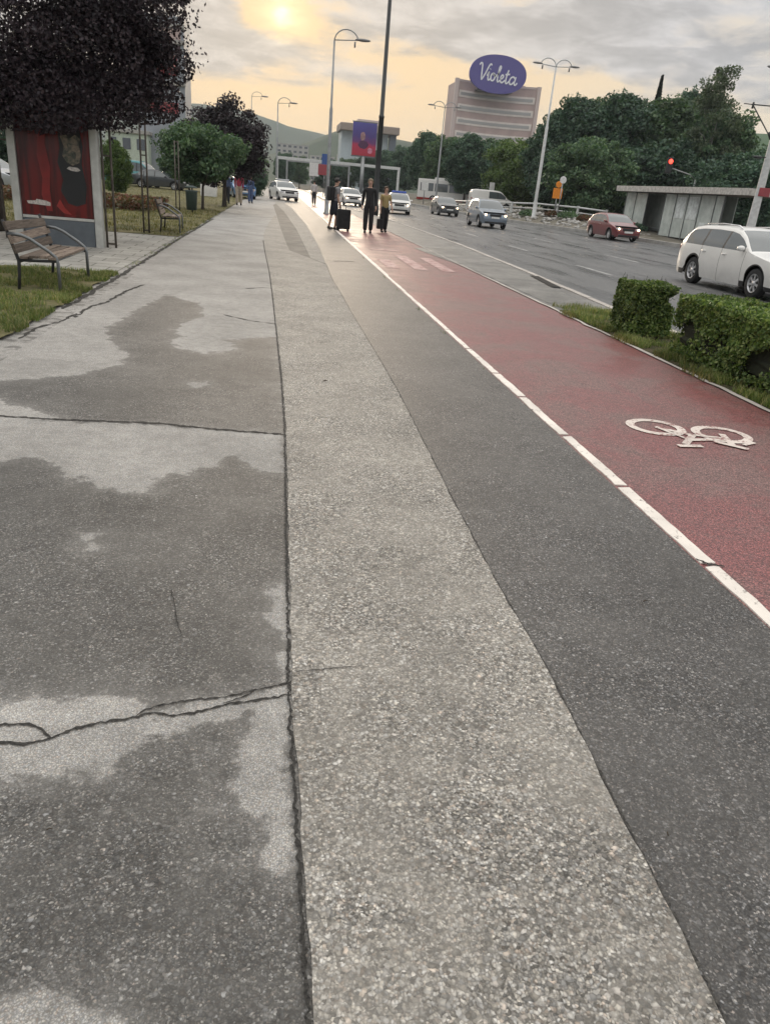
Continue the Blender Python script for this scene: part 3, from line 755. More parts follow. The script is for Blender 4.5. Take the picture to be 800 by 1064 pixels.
def blades(name, pts, hgt, wid, mat, lean=.5):
    n = len(pts); a = RNG.uniform(0,2*PI,n); d = np.column_stack([np.cos(a),np.sin(a),np.zeros(n)]); s = np.column_stack([-d[:,1],d[:,0],np.zeros(n)])
    h = (hgt*RNG.uniform(.45,1.4,n))[:,None]; w = (wid*RNG.uniform(.7,1.3,n))[:,None]; ln = RNG.uniform(.1,lean*2,n)[:,None]
    up = np.array([[0,0,1.0]])
    V = np.stack([pts-s*w, pts+s*w, pts+s*w*.7+up*h*.6+d*h*ln*.35, pts-s*w*.7+up*h*.6+d*h*ln*.35],1)
    tip = pts+up*h+d*h*ln
    allv = np.concatenate([V, tip[:,None,:]],1).reshape(-1,3)
    base = np.arange(n)[:,None]*5
    loops = np.concatenate([base+np.array([[0,1,2,3]]), base+np.array([[3,2,4]])],1).ravel()
    me = bpy.data.meshes.new(name); me.vertices.add(5*n); me.vertices.foreach_set('co', allv.astype(np.float32).ravel())
    me.loops.add(7*n); me.loops.foreach_set('vertex_index', loops.astype(np.int32))
    ls = (np.arange(n)[:,None]*7+np.array([[0,4]])).ravel(); me.polygons.add(2*n)
    me.polygons.foreach_set('loop_start', ls.astype(np.int32)); me.polygons.foreach_set('loop_total', np.tile([4,3],n).astype(np.int32))
    me.update(calc_edges=True); return tag(obj(name, me, mat), kind='stuff')
def scatter(n, x0,x1,y0,y1,z, clump=.0, f=None):
    p = np.column_stack([RNG.uniform(x0,x1,n), RNG.uniform(y0,y1,n), np.full(n,z)])
    dn = np.sin(p[:,0]*5.1+np.sin(p[:,1]*3.3)*2)+np.sin(p[:,1]*6.7+p[:,0]*2.2)+np.sin(p[:,0]*13.7)*np.sin(p[:,1]*11.3)
    return p[dn > clump]
blades('verge_grass', np.concatenate([scatter(30000,4.46,5.6,2,11.6,.01,-.5), scatter(9000,4.44,4.66,2,11.5,.01,-1.2), scatter(2500,4.5,5.6,11.0,12.3,.01,.2)]), .075, .0035, M['grass'])
blades('verge_straw', np.concatenate([scatter(7000,4.40,5.6,2,12.3,.012,.4), scatter(3500,4.33,4.5,2,12.0,.012,.7)]), .06, .0035, M['grass_dry'])
blades('lawn_straw', scatter(16000,-6.5,-2.4,5.5,12.4,.02,.2), .045, .004, M['grass_dry'])
blades('lawn_grass', np.concatenate([scatter(60000,-6.5,-2.46,5.5,12.4,.02,-.9), scatter(9000,-2.62,-2.40,5.5,12.4,.015,.2), scatter(7000,-9,-6.5,9,12.4,.02,-.3)]), .05, .004, M['grass'])
blades('far_lawn_grass', np.concatenate([scatter(26000,-12,-2.46,20.5,36,.02,-.2), scatter(9000,-14,-2.5,36,70,.02,0)]), .075, .009, M['grass_dry'])
blades('paving_weeds', np.concatenate([scatter(1500,-2.52,-2.36,12.2,34,.0,.5), scatter(500,2.0,2.05,7,30,0,1.4)]), .035, .004, M['grass'])
# bedding flowers on the lawn and low planting on the bank
fx = np.column_stack([RNG.uniform(-11,-4.7,9000), RNG.uniform(30.5,36,9000), RNG.uniform(.05,.42,9000)])
fl = thing('flower_bed', 'long bed of rusty red bedding flowers across the dry lawn', 'flower bed', (0,0,0))
obj('flowers', leaves_mesh('flowers', fx, .10), M['flower_red'], fl)
def low_planting(name, x, y, r, h, n, mat, label, leaf=.09, group='low shrubs on the roadside bank'):
    z0 = .06+.62*min(1,max(0,(y-47)/12))*min(1,max(0,(x-ip(farx,y)-.28)/2.2))
    p = sph(n)*RNG.uniform(.3,1,(n,1))**.5; p[:,2] = np.abs(p[:,2]); p *= np.array([r,r,h])
    p = p[np.sin(p[:,0]*7)+np.sin(p[:,1]*8+1)+np.sin(p[:,2]*9) > -1.3]
    return tag(obj(name, leaves_mesh(name, p, leaf), mat), label, 'shrub', group)
k = 0
for (x,y,r,h,m,lb) in [(20.2,63.5,.7,.5,'leaf_mid','small green shrub beside the pale lamp post foot'),(21.9,58.5,.9,.55,'leaf_mid','green shrub below the guard rail'),(23.4,55.2,.8,.6,'leaf_light','light green shrub at the right end of the guard rail'),
                    (19.0,68,.8,.5,'leaf_light','light green shrub left of the pale lamp post foot'),(22.6,57.0,.6,.45,'flower_red','rusty brown low shrub on the roadside bank'),(21.4,61.0,.6,.4,'flower_red','rusty red low shrub behind the kerb'),(24.6,52.5,.9,.5,'leaf_dark','dark low shrub beside the shelter end')]:
    o = low_planting('low_shrub', x, y, r, h, 700, M[m], lb); o.location = (x, y, .06+.62*min(1,max(0,(y-47)/12))*min(1,max(0,(x-ip(farx,y)-.28)/2.2)))
bm = bmesh.new()
for i in range(420):
    y = random.uniform(49,84); x = ip(farx,y)+.35+random.uniform(.2,3.0)
    z = .06+.62*min(1,max(0,(y-47)/12))*min(1,(x-ip(farx,y)-.28)/2.2); s = random.uniform(.06,.2)
    r_ = bmesh.ops.create_icosphere(bm, subdivisions=1, radius=s)
    for v in r_['verts']: v.co = Vector((v.co.x*random.uniform(.8,1.5)+x, v.co.y*random.uniform(.8,1.4)+y, v.co.z*random.uniform(.5,.9)+z+s*.2))
tag(obj('rubble', bm, M['conc']), kind='stuff')
# a few twigs and leaves dropped on the paving
for px, py, ln, a, lb in ((670,626,.028,.3,'tiny dark twig on the dark strip left of the white line'),(693,868,.016,1.2,'tiny dark leaf scrap on the dark strip near the bottom'),(52,864,.014,.2,'tiny black speck of grit on the dark pavement below the long crack'),(338,397,.05,.5,'small dark leaf on the pale aggregate strip')):
    x, y = G(px, py); bm = bmesh.new(); tube(bm, [(-ln*.5,0,.003),(0,ln*.12,.006),(ln*.5,0,.003)], [.0015,ln*.12,.001], 6)
    o = tag(obj('twig', bm, M['litter'], smooth=True), lb, 'twig'); o.location = (x,y,.004 if px > 600 or px < 300 else .009); o.rotation_euler = (0,0,a)
# ------------------------------------------------------------------ vehicles (front towards -Y, wheels on z = 0)
def paint(name, col, metal=.0, rough=.28):
    t = NT(name); nz = t.noise(t.objc(), 2.5, 5, .6)
    sep = t.n('ShaderNodeSeparateXYZ'); t.link(t.objc(), sep.inputs[0])
    dirt = t.math('MULTIPLY', t.maprange(sep.outputs[2], .75, .2), t.maprange(nz, .3, .7, .25, .75))
    c = t.mix(dirt, col, tuple(x*.55+.06 for x in col))
    t.bsdf(c, t.math('ADD', t.math('MULTIPLY', dirt, .3), rough), metal, .5, coat=.55); return t.m
M['tyre'] = plain('tyre_rubber', (.018,.018,.019), .85)
M['rim'] = plain('alloy_rim', (.55,.55,.56), .35, .6)
M['trim'] = plain('black_trim', (.014,.014,.015), .5)
M['dark_under'] = plain('underbody', (.008,.008,.008), .95)
M['chrome'] = plain('chrome', (.7,.7,.7), .12, 1.0)
M['plate'] = plain('number_plate', (.7,.7,.68), .5)
M['lamp_on'] = emit('headlamp_lit', (1.0,.66,.36), 5.0)
M['lamp_off'] = plain('headlamp_glass', (.45,.45,.46), .1)
M['tail'] = plain('tail_lamp', (.25,.012,.01), .2)
M['amber'] = plain('amber_lamp', (.7,.2,.03), .2)
def glass_mat(name, col=(.018,.022,.024), rough=.04, alpha=None):
    t = NT(name); t.bsdf(col, rough, 0, .9, coat=.3, alpha=alpha); return t.m
M['car_glass'] = glass_mat('car_glass', (.085,.10,.105))
M['seam'] = M['trim']
PROF = {
 'wagon': dict(top=[(0,.50),(.02,.60),(.09,.70),(.45,.83),(1.1,.93),(1.28,.96),(1.75,1.26),(2.08,1.395),(2.4,1.44),(3.0,1.455),(3.7,1.43),(4.12,1.37),(4.32,1.2),(4.50,1.0),(4.58,.86),(4.6,.55)], L=4.6, W=1.77, ax=(.86,3.62), belt=.955, ws=(1.28,2.08), rw=(4.12,4.48), doors=(1.42,2.42,3.35), glass=(1.5,4.25), pil=(2.42,3.38), r=.325, low=.20),
 'hatch': dict(top=[(0,.50),(.02,.60),(.10,.68),(.5,.80),(.95,.90),(1.12,.93),(1.55,1.22),(1.85,1.36),(2.2,1.41),(2.7,1.42),(3.2,1.37),(3.55,1.27),(3.85,1.02),(4.02,.92),(4.08,.8),(4.1,.55)], L=4.1, W=1.70, ax=(.80,3.32), belt=.93, ws=(1.12,1.85), rw=(3.5,3.84), doors=(1.25,2.2,3.0), glass=(1.34,3.62), pil=(2.22,3.02), r=.305, low=.20),
 'suv': dict(top=[(0,.55),(.02,.72),(.10,.82),(.5,.95),(1.0,1.04),(1.15,1.07),(1.55,1.38),(1.85,1.55),(2.2,1.62),(2.8,1.63),(3.5,1.59),(3.95,1.50),(4.2,1.12),(4.28,1.0),(4.32,.9),(4.35,.6)], L=4.35, W=1.80, ax=(.83,3.46), belt=1.07, ws=(1.15,1.85), rw=(3.95,4.2), doors=(1.3,2.3,3.2), glass=(1.4,4.0), pil=(2.32,3.22), r=.345, low=.26),
 'sedan': dict(top=[(0,.48),(.02,.58),(.09,.68),(.5,.79),(1.1,.89),(1.3,.92),(1.8,1.24),(2.1,1.37),(2.5,1.42),(3.0,1.41),(3.4,1.33),(3.95,1.02),(4.2,.99),(4.45,.95),(4.52,.8),(4.55,.55)], L=4.55, W=1.75, ax=(.85,3.55), belt=.92, ws=(1.3,2.1), rw=(3.4,3.93), doors=(1.42,2.42,3.3), glass=(1.52,3.75), pil=(2.42,3.3), r=.315, low=.20),
 'van': dict(top=[(0,.60),(.02,.80),(.08,.95),(.5,1.12),(.75,1.2),(1.3,1.72),(1.6,1.92),(2.0,1.98),(3.2,2.0),(4.4,1.98),(4.75,1.93),(4.86,1.7),(4.9,1.1),(4.9,.6)], L=4.9, W=1.92, ax=(.88,3.9), belt=1.16, ws=(.75,1.55), rw=(4.76,4.86), doors=(.95,1.9,3.1), glass=(1.0,2.9), pil=(1.92,), r=.34, low=.25),
}
def wheel(parent, x, y, r, side, w=.2, n=26, hub=True):
    Mx = Matrix.Translation((x,y,r)) @ Matrix.Rotation(PI/2*side,4,'Y')
    e = bpy.data.objects.new('wheel', None); C.objects.link(e); e.parent = parent
    bm = bmesh.new(); h = w/2
    lathe(bm, [(r*.64,-h),(r*.93,-h),(r,-h*.72),(r,h*.72),(r*.94,h),(r*.64,h)], n, Mx, cap=False)
    obj('tyre', bm, M['tyre'], e)
    bm = bmesh.new(); lathe(bm, [(r*.60,-h*.9),(r*.655,-h*.9),(r*.655,h*.93),(r*.60,h*.98),(r*.57,h*.5)], n, Mx, cap=False)
    for k in range(7):
        a = 2*PI*k/7
        Mk = Mx @ Matrix.Rotation(a,4,'Z')
        box(bm, .02,r*.61,-r*.075,r*.075,h*.60,h*.86, M=Mk)
    lathe(bm, [(r*.001,h*.5),(r*.17,h*.5),(r*.17,h*.92),(r*.001,h*.95)], 14, Mx)
    obj('rim', bm, M['rim'], e)
    bm = bmesh.new(); lathe(bm, [(r*.001,h*.1),(r*.58,h*.1),(r*.58,h*.2),(r*.001,h*.2)], 14, Mx); obj('brake_disc', bm, M['dark_under'], e)
def car(name, label, kind, loc, rz, pm, lit=True, cat='car', scale=1.0, rails=False, group=None, bar=None):
    p = PROF[kind]; L, W, r, low, belt = p['L'], p['W'], p['r'], p['low'], p['belt']
    t = thing(name, label, cat, loc, rz, group); t.scale = (scale,)*3
    ls = set(np.round(np.linspace(0,L,47),4)) | {.02,.05,.1,.2,L-.02,L-.06,L-.12}
    for a in p['ax']:
        for k in range(-8,9): ls.add(round(a+(r+.055)*math.sin(k*PI/16),4))
    for d_ in p['doors']: ls |= {round(d_-.006,4), round(d_+.006,4)}
    for q in p['pil']: ls |= {round(q-.035,4), round(q+.035,4)}
    ls |= set(p['ws'])|set(p['rw'])|set(p['glass'])
    ls = sorted(ls); ls = [l for i, l in enumerate(ls) if i == 0 or l-ls[i-1] > .004]
    tx, tz = zip(*p['top']); H = max(tz)
    def smooth_top(l):
        return float(np.mean([np.interp(min(L,max(0,l+o)), tx, tz) for o in (-.05,-.025,0,.025,.05)])) if .12 < l < L-.12 else float(np.interp(l, tx, tz))
    def zlow(l):
        z = low+(.04 if l < .1 or l > L-.1 else 0)
        for a in p['ax']:
            d_ = abs(l-a)
            if d_ < r+.055: z = max(z, r+math.sqrt(max(0,(r+.055)**2-d_*d_)))
        return z
    def hw(l, z):
        f = 1.0
        if l < .9: f -= .17*((.9-l)/.9)**2.6
        if l > L-.8: f -= .12*((l-L+.8)/.8)**2.6
        if z <= belt: s = 1-.055*((z-.62)/.42)**2
        else: s = (1-.055*((belt-.62)/.42)**2)-(.23 if kind != 'van' else .12)*((z-belt)/(H-belt))**1.15
        return W/2*f*s
    nl, nu = 6, 6; FR = (1,.93,.8,.45,0)
    bm = bmesh.new(); cols = []
    for l in ls:
        zt = smooth_top(l); zl = min(zlow(l), zt-.02); zb = min(belt, zt-.012); zb = max(zb, zl+.004)
        zs = [zl+(zb-zl)*i/nl for i in range(nl+1)]+[zb+(zt-.010-zb)*i/nu for i in range(1,nu+1)]
        side = {}
        for s in (-1,1): side[s] = [bm.verts.new((s*hw(l,z), l-L/2, z)) for z in zs]
        we = hw(l, zs[-1]); top = [bm.verts.new((s*f*we, l-L/2, zt+.03*(1-f*f)+ (.0 if f < .93 else -.004))) for s, f in [(-1,.93),(-1,.8),(-1,.45),(1,0),(1,.45),(1,.8),(1,.93)]]
        cols.append((l, side, [side[-1][-1]]+top+[side[1][-1]], zt, zs))
    BODY, GL, SEAM, DOOR = 0,1,2,3
    regs = {}
    def put(face, key): regs.setdefault(key, []).append(face)
    def inpil(l): return any(abs(l-q) < .034 for q in p['pil'])
    d0 = p['doors']
    for (la,sa,ta,za,zsa),(lb,sb,tb,zb_,zsb) in zip(cols, cols[1:]):
        lm = (la+lb)/2
        seam = any(abs(lm-d_) < .005 for d_ in d0)
        for s in (-1,1):
            for i in range(nl+nu):
                q = (sa[s][i],sb[s][i],sb[s][i+1],sa[s][i+1]); q = q if s == 1 else q[::-1]
                f = bm.faces.new(q)
                hgt = min(za,zb_)-belt
                if i >= nl and nl+0 <= i <= nl+nu-2 and p['glass'][0] < lm < p['glass'][1] and hgt > .10 and not (kind == 'van' and lm > 2.9):
                    put(f, 'trim' if inpil(lm) else ('glass', s))
                elif seam and i < nl: put(f, 'trim')
                elif i < nl and d0[0] < lm < d0[1]: put(f, ('door',s,0))
                elif i < nl and len(d0) > 2 and d0[1] < lm < d0[2]: put(f, ('door',s,1))
                elif i == 0 and .2 < lm < L-.2: put(f, 'trim')
                else: put(f, 'body')
        for j in range(len(ta)-1):
            f = bm.faces.new((ta[j],ta[j+1],tb[j+1],tb[j]))
            c = 1 <= j <= len(ta)-3
            if p['ws'][0]+.03 < lm < p['ws'][1]-.02 and 2 <= j+1 <= len(ta)-2 and 1 <= j <= len(ta)-3: put(f, 'windscreen')
            elif p['rw'][0]+.03 < lm < p['rw'][1]-.02 and 1 <= j <= len(ta)-3: put(f, 'rear_window')
            else: put(f, 'body')
    for (l,sd,tp,zt,zs), fl in ((cols[0],False),(cols[-1],True)):
        for i in range(nl+nu):
            q = (sd[-1][i],sd[1][i],sd[1][i+1],sd[-1][i+1]); f = bm.faces.new(q[::-1] if fl else q); put(f, 'body')
        f = bm.faces.new(tp if fl else tp[::-1]); put(f, 'body')
    bm.normal_update()
    parts = {}
    for key, fs in regs.items():
        b2 = bmesh.new(); mp = {}
        for f in fs:
            vs = []
            for v in f.verts:
                if v not in mp: mp[v] = b2.verts.new(v.co)
                vs.append(mp[v])
            try: b2.faces.new(vs)
            except ValueError: pass
        bmesh.ops.remove_doubles(b2, verts=b2.verts[:], dist=.0015)
        bmesh.ops.recalc_face_normals(b2, faces=b2.faces[:])
        parts[key] = b2
    bm.free()
    obj('body', parts['body'], pm, t, True)
    if 'trim' in parts:
        bt = parts['trim']; seen = set()
        for v0 in bt.verts:
            if v0 in seen: continue
            st = [v0]; seen.add(v0); isl = []
            while st:
                v = st.pop(); isl.append(v)
                for e in v.link_edges:
                    o2 = e.other_vert(v)
                    if o2 not in seen: seen.add(o2); st.append(o2)
            fs = {f for v in isl for f in v.link_faces}; b3 = bmesh.new(); mp = {v: b3.verts.new(v.co) for v in isl}
            for f in fs: b3.faces.new([mp[v] for v in f.verts])
            obj('black_trim', b3, M['trim'], t, True)
        bt.free()
    for key, b2 in parts.items():
        if isinstance(key, tuple) and key[0] == 'glass': obj('side_window', b2, M['car_glass'], t, True)
        elif isinstance(key, tuple):
            d_ = obj('door', b2, pm, t, True); s, k = key[1], key[2]; e = d0[k+1]-.16
            bh = bmesh.new(); x = s*hw(e, belt-.12); tube(bh, [(x, e-L/2-.09, belt-.12),(x+s*.03,e-L/2-.06,belt-.115),(x+s*.03,e-L/2+.05,belt-.115),(x,e-L/2+.08,belt-.12)], .013, 6); obj('handle', bh, pm, d_)
        elif key in ('windscreen','rear_window'): obj(key, b2, M['car_glass'], t, True)
    bm = bmesh.new()
    box(bm, -W*.40,W*.40,-L/2+.12,L/2-.12,low+.02,belt-.12); obj('underbody', bm, M['dark_under'], t)
    for a in p['ax']:
        for s in (-1,1): wheel(t, s*(W/2-.125), a-L/2, r, s)
    hz = p['top'][2][1]-.03
    for s in (-1,1):
        bm = bmesh.new(); xx = s*(W/2*.70)
        ell(bm, (xx,-L/2+.10,hz), (.17,.10,.075), 14); h_ = obj('headlight', bm, M['lamp_off'], t)
        bm = bmesh.new(); ell(bm, (xx,-L/2+.022,hz), (.075,.035,.055), 12); obj('bulb', bm, M['lamp_on'] if lit else M['lamp_off'], h_)
        bm = bmesh.new(); ell(bm, (s*W/2*.80,L/2-.06,belt-.12), (.09,.08,.13), 10); obj('tail_light', bm, M['tail'], t)
        bm = bmesh.new(); ell(bm, (s*(hw(p['ws'][0]+.22,belt)+.085), p['ws'][0]+.24-L/2, belt+.06), (.10,.06,.065), 10)
        tube(bm, [(s*hw(p['ws'][0]+.24,belt)*.97,p['ws'][0]+.26-L/2,belt+.01),(s*(hw(p['ws'][0]+.22,belt)+.06),p['ws'][0]+.25-L/2,belt+.04)], .02, 6)
        obj('wing_mirror', bm, pm, t)
        bm = bmesh.new(); ell(bm, (s*W/2*.66,-L/2+.025,low+.14), (.06,.03,.045), 10); obj('fog_light', bm, M['lamp_off'], t)
    bm = bmesh.new(); box(bm, -.36,.36,-L/2-.012,-L/2+.05,hz-.085,hz+.05, .01)
    obj('grille', bm, M['trim'], t)
    bm = bmesh.new(); box(bm, -W*.36,W*.36,-L/2-.008,-L/2+.06,low+.05,low+.15, .012); obj('bumper_intake', bm, M['trim'], t)
    bm = bmesh.new(); box(bm, -.26,.26,-L/2-.026,-L/2+.02,hz-.20,hz-.095, .004); obj('number_plate', bm, M['plate'], t)
    if rails:
        for s in (-1,1):
            bm = bmesh.new(); x = s*hw(2.6,H)*.96
            tube(bm, [(x,2.15-L/2,H-.03),(x,2.3-L/2,H+.03),(x,3.0-L/2,H+.045),(x,3.7-L/2,H+.01),(x,3.85-L/2,H-.04)], .017, 6); obj('roof_rail', bm, M['chrome'], t)
    if bar is not None:
        bm = bmesh.new(); box(bm, -.55,.55,2.35-L/2,2.65-L/2,H+.03,H+.16, .03); obj('light_bar', bm, bar, t)
    return t
RZ = -.10
P_white = paint('white_paint', (.74,.73,.70)); P_red = paint('dark_red_paint', (.16,.018,.022)); P_blue = paint('steel_blue_paint', (.17,.21,.26), .4)
P_dark = paint('graphite_paint', (.06,.065,.07), .4); P_silver = paint('silver_paint', (.42,.44,.46), .5); P_teal = paint('teal_paint', (.06,.26,.28)); P_lblue = paint('pale_blue_paint', (.10,.22,.42))
car('estate_car', 'white estate car driving on the wet road behind the hedges', 'wagon', (11.85,18.15,RZ), 0, P_white, True, rails=True, scale=1.03)
car('hatchback', 'dark red hatchback with lit headlights in front of the long shelter', 'hatch', (19.65,44.8,RZ), R(2), P_red)
car('compact_suv', 'steel blue car with lit headlights in the middle of the road', 'suv', (12.6,47.5,RZ), R(0), P_blue, scale=.95)
car('sedan', 'dark grey car following well behind the steel blue car', 'sedan', (13.9,66.5,RZ), 0, P_dark)
car('white_hatchback', 'white car far ahead between the two groups of pedestrians', 'hatch', (6.35,72,RZ), R(4), P_white)
car('patrol_car', 'white and blue car half hidden behind the woman in yellow', 'sedan', (9.0,60.3,RZ), R(-6), P_white, bar=plain('blue_roof_light', (.05,.1,.4), .3))
car('parked_white_car', 'white car with a roof box standing far ahead at the path end', 'hatch', (.4,66.5,0), R(14), P_white, False, bar=P_silver)
car('left_parked_car', 'silvery white car parked at the left edge behind the panel post', 'sedan', (-13.6,40.5,0), R(62), P_silver, False)
car('teal_van', 'white and teal van parked beyond the flower bed', 'van', (-12.2,72,0), R(75), P_teal, False, cat='van')
car('dark_parked_car', 'dark silver car parked beyond the lawn near the small green tree', 'sedan', (-9.6,68,0), R(80), P_dark, False)
car('pale_blue_car', 'pale blue car parked at the path edge beside the walker in red', 'hatch', (-2.75,62,0), R(10), P_lblue, False)
car('delivery_van', 'white van parked behind the steel blue car near the guard rail', 'van', (23.6,88,.35), R(88), P_white, False, cat='van')
# bus
b = thing('white_bus', 'white city bus parked in front of the trees behind the grey car', 'bus', (24.0,108,.3), R(70))
bm = bmesh.new(); box(bm, -1.25,1.25,-5.2,5.2,.35,2.95,.12); obj('body', bm, P_white, b)
for s in (-1,1):
    for k in range(5):
        bm = bmesh.new(); box(bm, s*1.25-.02,s*1.25+.02,-4.9+k*1.98,-4.9+k*1.98+1.8,1.45,2.45,.02); obj('window', bm, M['car_glass'], b)
bm = bmesh.new(); box(bm, -1.1,1.1,-5.23,-5.16,1.2,2.6,.03); obj('windscreen', bm, M['car_glass'], b)
bm = bmesh.new(); box(bm, -.9,.9,-3,3,2.95,3.2,.06); obj('roof_unit', bm, P_white, b)
bm = bmesh.new(); box(bm, -1.27,1.27,-5.22,5.22,.32,.62,.02); obj('skirt', bm, M['tail'], b)
for y in (-3.4,3.0):
    for s in (-1,1): wheel(b, s*1.15, y, .48, s, .26, 18)
# ------------------------------------------------------------------ street furniture and buildings
M['galv'] = plain('galvanised_steel', (.30,.31,.31), .45, .6, var=.15, scale=5)
M['pale_steel'] = plain('pale_painted_steel', (.56,.57,.56), .5, .1)
M['dark_steel'] = plain('dark_painted_steel', (.025,.028,.028), .5)
M['iron'] = plain('brown_iron_post', (.10,.085,.07), .65, .2, var=.3)
M['frame_steel'] = plain('grey_tube_steel', (.16,.17,.175), .4, .5)
M['cast'] = plain('cast_iron', (.02,.02,.022), .6)
M['grey_panel'] = plain('grey_base_panel', (.10,.115,.13), .55)
M['alu'] = plain('aluminium_frame', (.50,.50,.47), .4, .3)
M['green_bin'] = plain('dark_green_bin', (.03,.05,.045), .55)
M['lamp_head'] = plain('lamp_head', (.22,.22,.22), .4)
M['sign_red'] = plain('red_sign_face', (.30,.05,.06), .5)
M['sign_white'] = plain('white_sign_face', (.68,.68,.66), .5)
M['sign_blue'] = plain('blue_sign_face', (.04,.10,.30), .5)
M['sign_orange'] = plain('orange_sign_face', (.75,.25,.02), .5)
M['red_light'] = emit('red_signal', (1,.05,.03), 2.5, (.4,.02,.02))
def wood():
    t = NT('weathered_slat'); v = t.objc(); mp = t.n('ShaderNodeMapping'); mp.inputs['Scale'].default_value = (26,1.6,26); t.link(v, mp.inputs['Vector'])
    g = t.noise(mp.outputs[0], 2, 6, .7, .6); oi = t.n('ShaderNodeObjectInfo')
    c = t.ramp(g, [(.3,(.075,.055,.045)),(.5,(.16,.125,.10)),(.68,(.27,.22,.18))])
    c = t.mix(1.0, c, t.maprange(oi.outputs['Random'], 0, 1, .55, 1.35, False), 'MULTIPLY')
    t.bsdf(c, .8, 0, .3, t.bump(g, .5, .004)); return t.m
M['wood'] = wood()

def bench(name, label, loc, rz):
    """front towards +X, length along Y"""
    t = thing(name, label, 'bench', loc, rz)
    L = 1.52
    for s in (-1,1):
        y = s*L/2
        bm = bmesh.new()
        tube(bm, [(0,y,-.05),(0,y,.36),(-.02,y,.43),(-.09,y,.49),(-.30,y,.625),(-.40,y,.665),(-.56,y,.675)], .021, 8)
        obj('armrest', bm, M['frame_steel'], t)
        bm = bmesh.new()
        tube(bm, [(-.50,y,-.05),(-.47,y,.20),(-.46,y,.36),(-.50,y,.50),(-.60,y,.83)], [.02,.02,.022,.022,.018], 8)
        tube(bm, [(0,y,.385),(-.2,y,.375),(-.46,y,.37)], .018, 8)
        obj('end_frame', bm, M['cast'], t)
    bm = bmesh.new(); tube(bm, [(-.03,-L/2,.385),(-.03,L/2,.385)], .012, 6); tube(bm, [(-.47,-L/2,.34),(-.47,L/2,.34)], .012, 6); obj('stretcher', bm, M['frame_steel'], t)
    for k, x in enumerate((-.06,-.17,-.28,-.39)):
        bm = bmesh.new(); box(bm, x-.048,x+.048,-L/2-.03,L/2+.03,.397,.43,.006, M=Matrix.Rotation(random.uniform(-.012,.012),4,'X')); obj('seat_slat', bm, M['wood'], t)
    for k, (z, tl) in enumerate(((.50,0),(.62,.015),(.745,-.02))):
        x = -.475-(z-.45)*.30
        Mx = Matrix.Translation((x+.01,0,z)) @ Matrix.Rotation(-.29,4,'Y') @ Matrix.Rotation(tl,4,'X')
        bm = bmesh.new(); box(bm, -.016,.016,-L/2-.06,L/2+(.03 if k != 1 else .09),-.052,.052,.006, M=Mx); obj('back_slat', bm, M['wood'], t)
    return t
bench('park_bench', 'weathered wooden bench with steel armrests in front of the red advertising panel', (-2.70,10.9,0), 0)
bench('park_bench', 'reddish slatted bench on the dry lawn beside the dark litter bin', (-2.60,22.1,0), R(4))

# advertising panel
t = thing('advertising_panel', 'freestanding red advertising panel in a grey metal frame behind the bench', 'advertising panel', (-4.22,16.25,0))
bm = bmesh.new(); box(bm, -.66,.66,-.06,.10,0,.47,.01); obj('base', bm, M['grey_panel'], t)
for s in (-1,1):
    bm = bmesh.new(); box(bm, s*.74-.075,s*.74+.075,-.09,.13,-.05,2.5,.03); obj('frame_post', bm, M['alu'], t)
bm = bmesh.new(); box(bm, -.66,.66,-.07,.11,.475,.525,.008); box(bm, -.66,.66,-.07,.11,2.35,2.5,.02); obj('frame_rail', bm, M['alu'], t)
def poster_mat():
    tt = NT('red_poster'); v = tt.objc(); mp = tt.n('ShaderNodeMapping'); mp.inputs['Scale'].default_value = (4.5,1,.35); tt.link(v, mp.inputs['Vector'])
    w = tt.noise(mp.outputs[0], 1.5, 3)
    c = tt.mix(tt.maprange(w, .42, .6), (.05,.005,.006), (.13,.008,.008))
    tt.bsdf(c, .25, 0, .5); return tt.m
M['poster'] = poster_mat(); M['poster_dark'] = plain('poster_dark', (.012,.012,.014), .35); M['poster_tan'] = plain('poster_tan', (.16,.13,.09), .4, var=.6, scale=14)
M['poster_green'] = plain('poster_green', (.07,.085,.06), .4, var=.5, scale=14); M['poster_white'] = plain('poster_white', (.5,.46,.42), .4, var=.3, scale=30)
bm = bmesh.new(); box(bm, -.66,.66,-.05,.09,.53,2.345); p_ = obj('poster', bm, M['poster'], t)
def flat(bm, pts, y, mi=0):
    poly(bm, [(x,y,z) for x,z in pts], mi=mi)
def blob(cx, cz, rx, rz_, n=22, jit=.12, a0=0):
    return [(cx+rx*math.cos(2*PI*k/n+a0)*(1+random.uniform(-jit,jit)), cz+rz_*math.sin(2*PI*k/n+a0)*(1+random.uniform(-jit,jit))) for k in range(n)]
bm = bmesh.new(); flat(bm, [(.10,2.2),(.12,1.75),(.06,1.5),(.14,1.2),(.08,1.0),(.2,.78),(.36,.74),(.52,.8),(.56,1.1),(.5,1.5),(.54,1.8),(.48,2.25),(.3,2.32)], -.053); obj('poster_figure', bm, M['poster_dark'], p_)
tt = NT('poster_cloth'); v = tt.objc(); pn = tt.noise(v, 9, 4, .6, .8)
tt.bsdf(tt.ramp(pn, [(.36,(.02,.02,.02)),(.46,(.075,.085,.06)),(.54,(.17,.135,.095)),(.66,(.26,.20,.15))]), .35)
bm = bmesh.new(); flat(bm, [(.14,1.95),(.2,1.78),(.16,1.62),(.24,1.5),(.34,1.46),(.46,1.52),(.5,1.66),(.47,1.82),(.5,1.93),(.42,2.0),(.32,1.93),(.22,2.0)], -.056); obj('poster_figure', bm, tt.m, p_)
